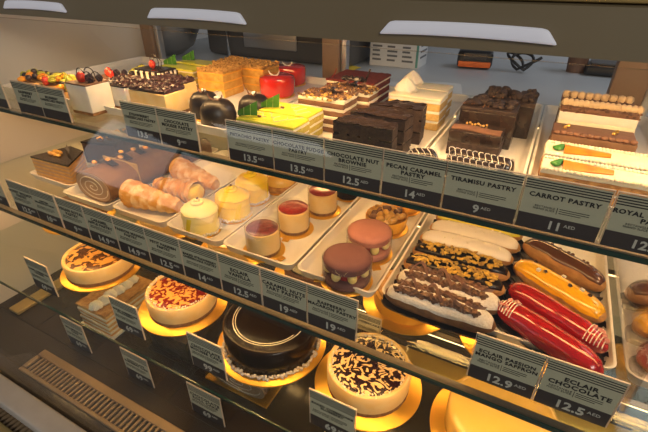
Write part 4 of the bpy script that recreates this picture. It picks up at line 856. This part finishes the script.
# strawberry cheesecake bars
for k, (x0, x1, y0, y1, lab) in enumerate(((-.690, -.598, .530, .585, 'creamy cheesecake bar with dark berry top behind the cheesecake label'), (-.705, -.625, .595, .640, 'creamy cheesecake bar with dark berry top, in the middle of its tray'), (-.772, -.700, .530, .590, 'pale cheesecake bar with dark berry top beside the white block'))):
    t, h = slab_thing('cheesecake_bar', lab, 'cake', x0, x1, y0, y1, [(.006, 0), (.036, 1)], ['crumb', 'cheese' if k != 2 else 'creamw'], amp=.0005, grp='cheesecake bars with berry top', seed=80+k); w, d = x1-x0, y1-y0
    MB().rbox(-w/2+.001, w/2-.001, -d/2+.001, d/2-.001, h, h+.007, r=.003, amp=.0032, fr=170).build('berry_top', 'berrytop', t)
    m = MB()
    for q in range(70): m.blob((random.uniform(-w/2+.003, w/2-.003), random.uniform(-d/2+.003, d/2-.003), h+.0065), random.uniform(.003, .0058), amp=.4, sub=1, seed=q)
    m.build('berry_pieces', 'berrytop', t)['kind'] = 'stuff'
# berries
def strawberry(t, p, s_=.008):
    o = MB().blob(p, (s_, s_, s_*1.25), amp=.08, sub=3).build('strawberry', 'red', t); return o
def blackb(t, p, s_=.0075):
    m = MB()
    for q in range(26): a = q*2.4; z = -1+2*q/25; r = math.sqrt(max(0, 1-z*z)); m.blob((p[0]+s_*.8*r*cos(a), p[1]+s_*.8*r*sin(a), p[2]+s_*.9*z), s_*.33, sub=1)
    return m.build('blackberry', 'berry', t)
def wire(t, c, R, rot=0.): return MB().tube([(c[0]+R*cos(a*.3)*cos(rot), c[1]+R*cos(a*.3)*sin(rot), c[2]+R+R*1.15*sin(a*.3)) for a in range(21)], .0008, 6, closed=True).build('chocolate_ring', 'choc', t)
for k, (x0, x1, y0, y1, lab) in enumerate(((-.788, -.730, .475, .525, 'white cheesecake block topped with strawberry, blackberry and thin chocolate rings'), (-.86, -.80, .58, .64, 'pale cheesecake block with red and dark berries behind the strawberry topped one'))):
    t, h = slab_thing('berry_cheesecake', lab, 'cheesecake', x0, x1, y0, y1, [(.006, 0), (.048 if not k else .030, 1)], ['crumb', 'creamw'], amp=.0004, grp=None, seed=90+k)
    MB().rbox(-(x1-x0)/2, (x1-x0)/2, -.025, .025, h, h+.003, r=.001, amp=.0008).build('chocolate_top', 'milk', t)
    strawberry(t, (-.002, -.008, h+.011)); blackb(t, (.016, -.004, h+.010)); blackb(t, (.024, .010, h+.009), .006)
    if not k:
        for q, (dx, R) in enumerate(((-.010, .0105), (.010, .0115), (-.003, .007), (.015, .0075))): wire(t, (dx, -.002+.004*q, h+.003), R, .2*q)
    else: strawberry(t, (.014, -.016, h+.010), .007)
t, h = slab_thing('striped_cream_bar', 'dark chocolate bar with upright cream stripes, berry and chocolate ring', 'cake', -.800, -.722, .640, .690, [(.046, 0)], ['choc'], amp=.0006)
for q in range(5): MB().sheet([[(-.037+.017*q+.0035*i, -.0245, .002+.0125*j) for j in range(4)] for i in range(3)], .0).build('cream_stripe', 'cream', t) if False else MB().rbox(-.037+.017*q, -.029+.017*q, -.0262, -.0232, .001, .048, r=.001).build('cream_stripe', 'cream', t)
for q in range(4): MB().rbox(.0375, .0402, -.022+.012*q, -.016+.012*q, .001, .048, r=.001).build('cream_stripe', 'cream', t)
MB().rbox(-.038, .038, -.0235, .0235, .0465, .051, r=.001, amp=.001).build('chocolate_top', 'choc', t); strawberry(t, (0, -.006, .060), .007); wire(t, (.0, .0, .051), .0125); wire(t, (.004, .003, .051), .010, .5)
# fruit tarts
def fruittart(lab, c, seed):
    random.seed(seed); t = thing('fruit_tart', lab, 'tart', (c[0], c[1], TA), 0., 'fruit tarts on the upper shelf')
    MB().lathe([(.029, .001), (.033, .003), (.037, .020), (.036, .022), (.033, .019), (.002, .017)], 64, fn=lambda r, h, a: r*(1+(.02 if r > .03 else 0)*cos(22*a))).build('tart_shell', 'pastry', t, True, 60)
    for q in range(17):
        a = q*2.4; r = .029*math.sqrt(q/17); p = (r*cos(a), r*sin(a), .026+.012*(1-r/.03)+random.uniform(0, .004)); kind = random.choice(('o', 'o', 's', 'b', 'k', 'g'))
        if kind == 'o': MB().blob(p, (.011, .006, .006), rot=a, amp=.1, seed=q).build('orange_slice', 'orange', t)
        elif kind == 's': strawberry(t, p, .0075)
        elif kind == 'b': MB().blob(p, .0066).build('blueberry', 'berry', t)
        elif kind == 'k': MB().blob(p, (.009, .009, .005), seed=q, amp=.1).build('kiwi_slice', 'kiwi', t)
        else: MB().blob(p, (.0075, .0075, .009)).build('green_grape', 'kiwi', t)
    return t
fruittart('fruit tart with green grape beside the first price label of the upper shelf', (-.945, .560), 3); fruittart('fruit tart piled with orange and berries behind the raspberry label', (-.872, .545), 5); fruittart('fruit tart with yellow fruit beside the white cheesecake block', (-.845, .700), 11)
fruittart('fruit tart hidden behind the first price label of the upper shelf', (-1.02, .555), 8)
random.seed(9)
flush_text()

# ------------------------------------------------------------------ the shop on the customer's side
struct(MB().box(-6, 6, -5, .0, -ZC-.05, -ZC).build('floor', 'floor', None, False))
struct(MB().box(-6, 6, .0, 3, -ZC-.05, -ZC-.001).build('floor_kitchen', 'floor', None, False))
struct(MB().box(-6.1, -6.0, -9, 3.5, -ZC, -.0).box(-6.1, -6.0, -9, 3.5, 1.7, 3.).box(-6.1, -6.0, -3.3, 3.5, -.0, 1.7).build('wall_shop', 'wallgrey', None, False))
m = MB().box(-6.08, -6.06, -9, -3.3, 0, 1.7).build('window_2', 'daypane', None, False); struct(m)
m = MB()
for y in (-8.9, -7.0, -5.1, -3.35): m.box(-6.05, -5.99, y-.04, y+.04, 0, 1.7)
m.box(-6.05, -5.99, -9, -3.3, -.04, .04); m.box(-6.05, -5.99, -9, -3.3, 1.66, 1.74)
struct(m.build('trim_10', 'alu', None, False))
def ceil_lamp(x, y, w, d, rz, lab):
    t = thing('ceiling_lamp', lab, 'lamp', (x, y, 1.45), rz, 'ceiling lamps of the shop'); MB().rbox(-w/2, w/2, -d/2, d/2, .01, .05, r=.01).build('housing', 'alu', t); MB().box(-w/2+.02, w/2-.02, -d/2+.02, d/2-.02, .0, .0095).build('diffuser', 'ceil', t, False)
ceil_lamp(-2.4, -2.4, 1.3, .5, 0, 'wide flat ceiling lamp above the customer side')
ceil_lamp(2.3, -1.6, 1.3, .5, 0, 'wide flat ceiling lamp on the customer side beyond the glass panel')

def area(name, loc, rot, size, energy, col):
    la = bpy.data.lights.new(name, 'AREA'); la.shape = 'RECTANGLE'; la.size, la.size_y = size; la.energy = energy; la.color = col
    o = bpy.data.objects.new(name, la); C.objects.link(o); o.location = (loc[0], loc[1], loc[2]+ZC); o.rotation_euler = Vector(rot).to_track_quat('-Z', 'Y').to_euler(); return o
area('shop_ceiling_light', (2.6, -2.4, 1.8), (-2.9, 2.9, -2.2), (1.6, 1.2), 98, (1., .92, .78))
area('kitchen_light', (.9, 1.8, .9), (-.25, -.1, -1), (1.2, .6), 10, (.88, .93, 1.))

w = bpy.data.worlds.new('world'); bpy.context.scene.world = w; w.use_nodes = True
w.node_tree.nodes['Background'].inputs[0].default_value = (.80, .78, .76, 1); w.node_tree.nodes['Background'].inputs[1].default_value = .17

# ------------------------------------------------------------------ camera
f = 419.; th = math.atan(248/f); ps = math.radians(27.7)
cd = bpy.data.cameras.new('camera'); cam = bpy.data.objects.new('camera', cd); C.objects.link(cam)
cd.sensor_fit = 'HORIZONTAL'; cd.sensor_width = 36.; cd.lens = f/648*36.; cd.clip_start = .01
cam.location = (0, 0, ZC); cam.rotation_euler = (PI/2-th, 0, ps)
sc = bpy.context.scene; sc.camera = cam
sc.view_settings.view_transform = 'Standard'; sc.view_settings.look = 'None'; sc.view_settings.gamma = 1.; sc.view_settings.use_curve_mapping = False
sc.view_settings.exposure = -.10
sc.cycles.sample_clamp_indirect = 4.; sc.cycles.max_bounces = 10; sc.cycles.transparent_max_bounces = 24; sc.cycles.caustics_reflective = False; sc.cycles.caustics_refractive = False
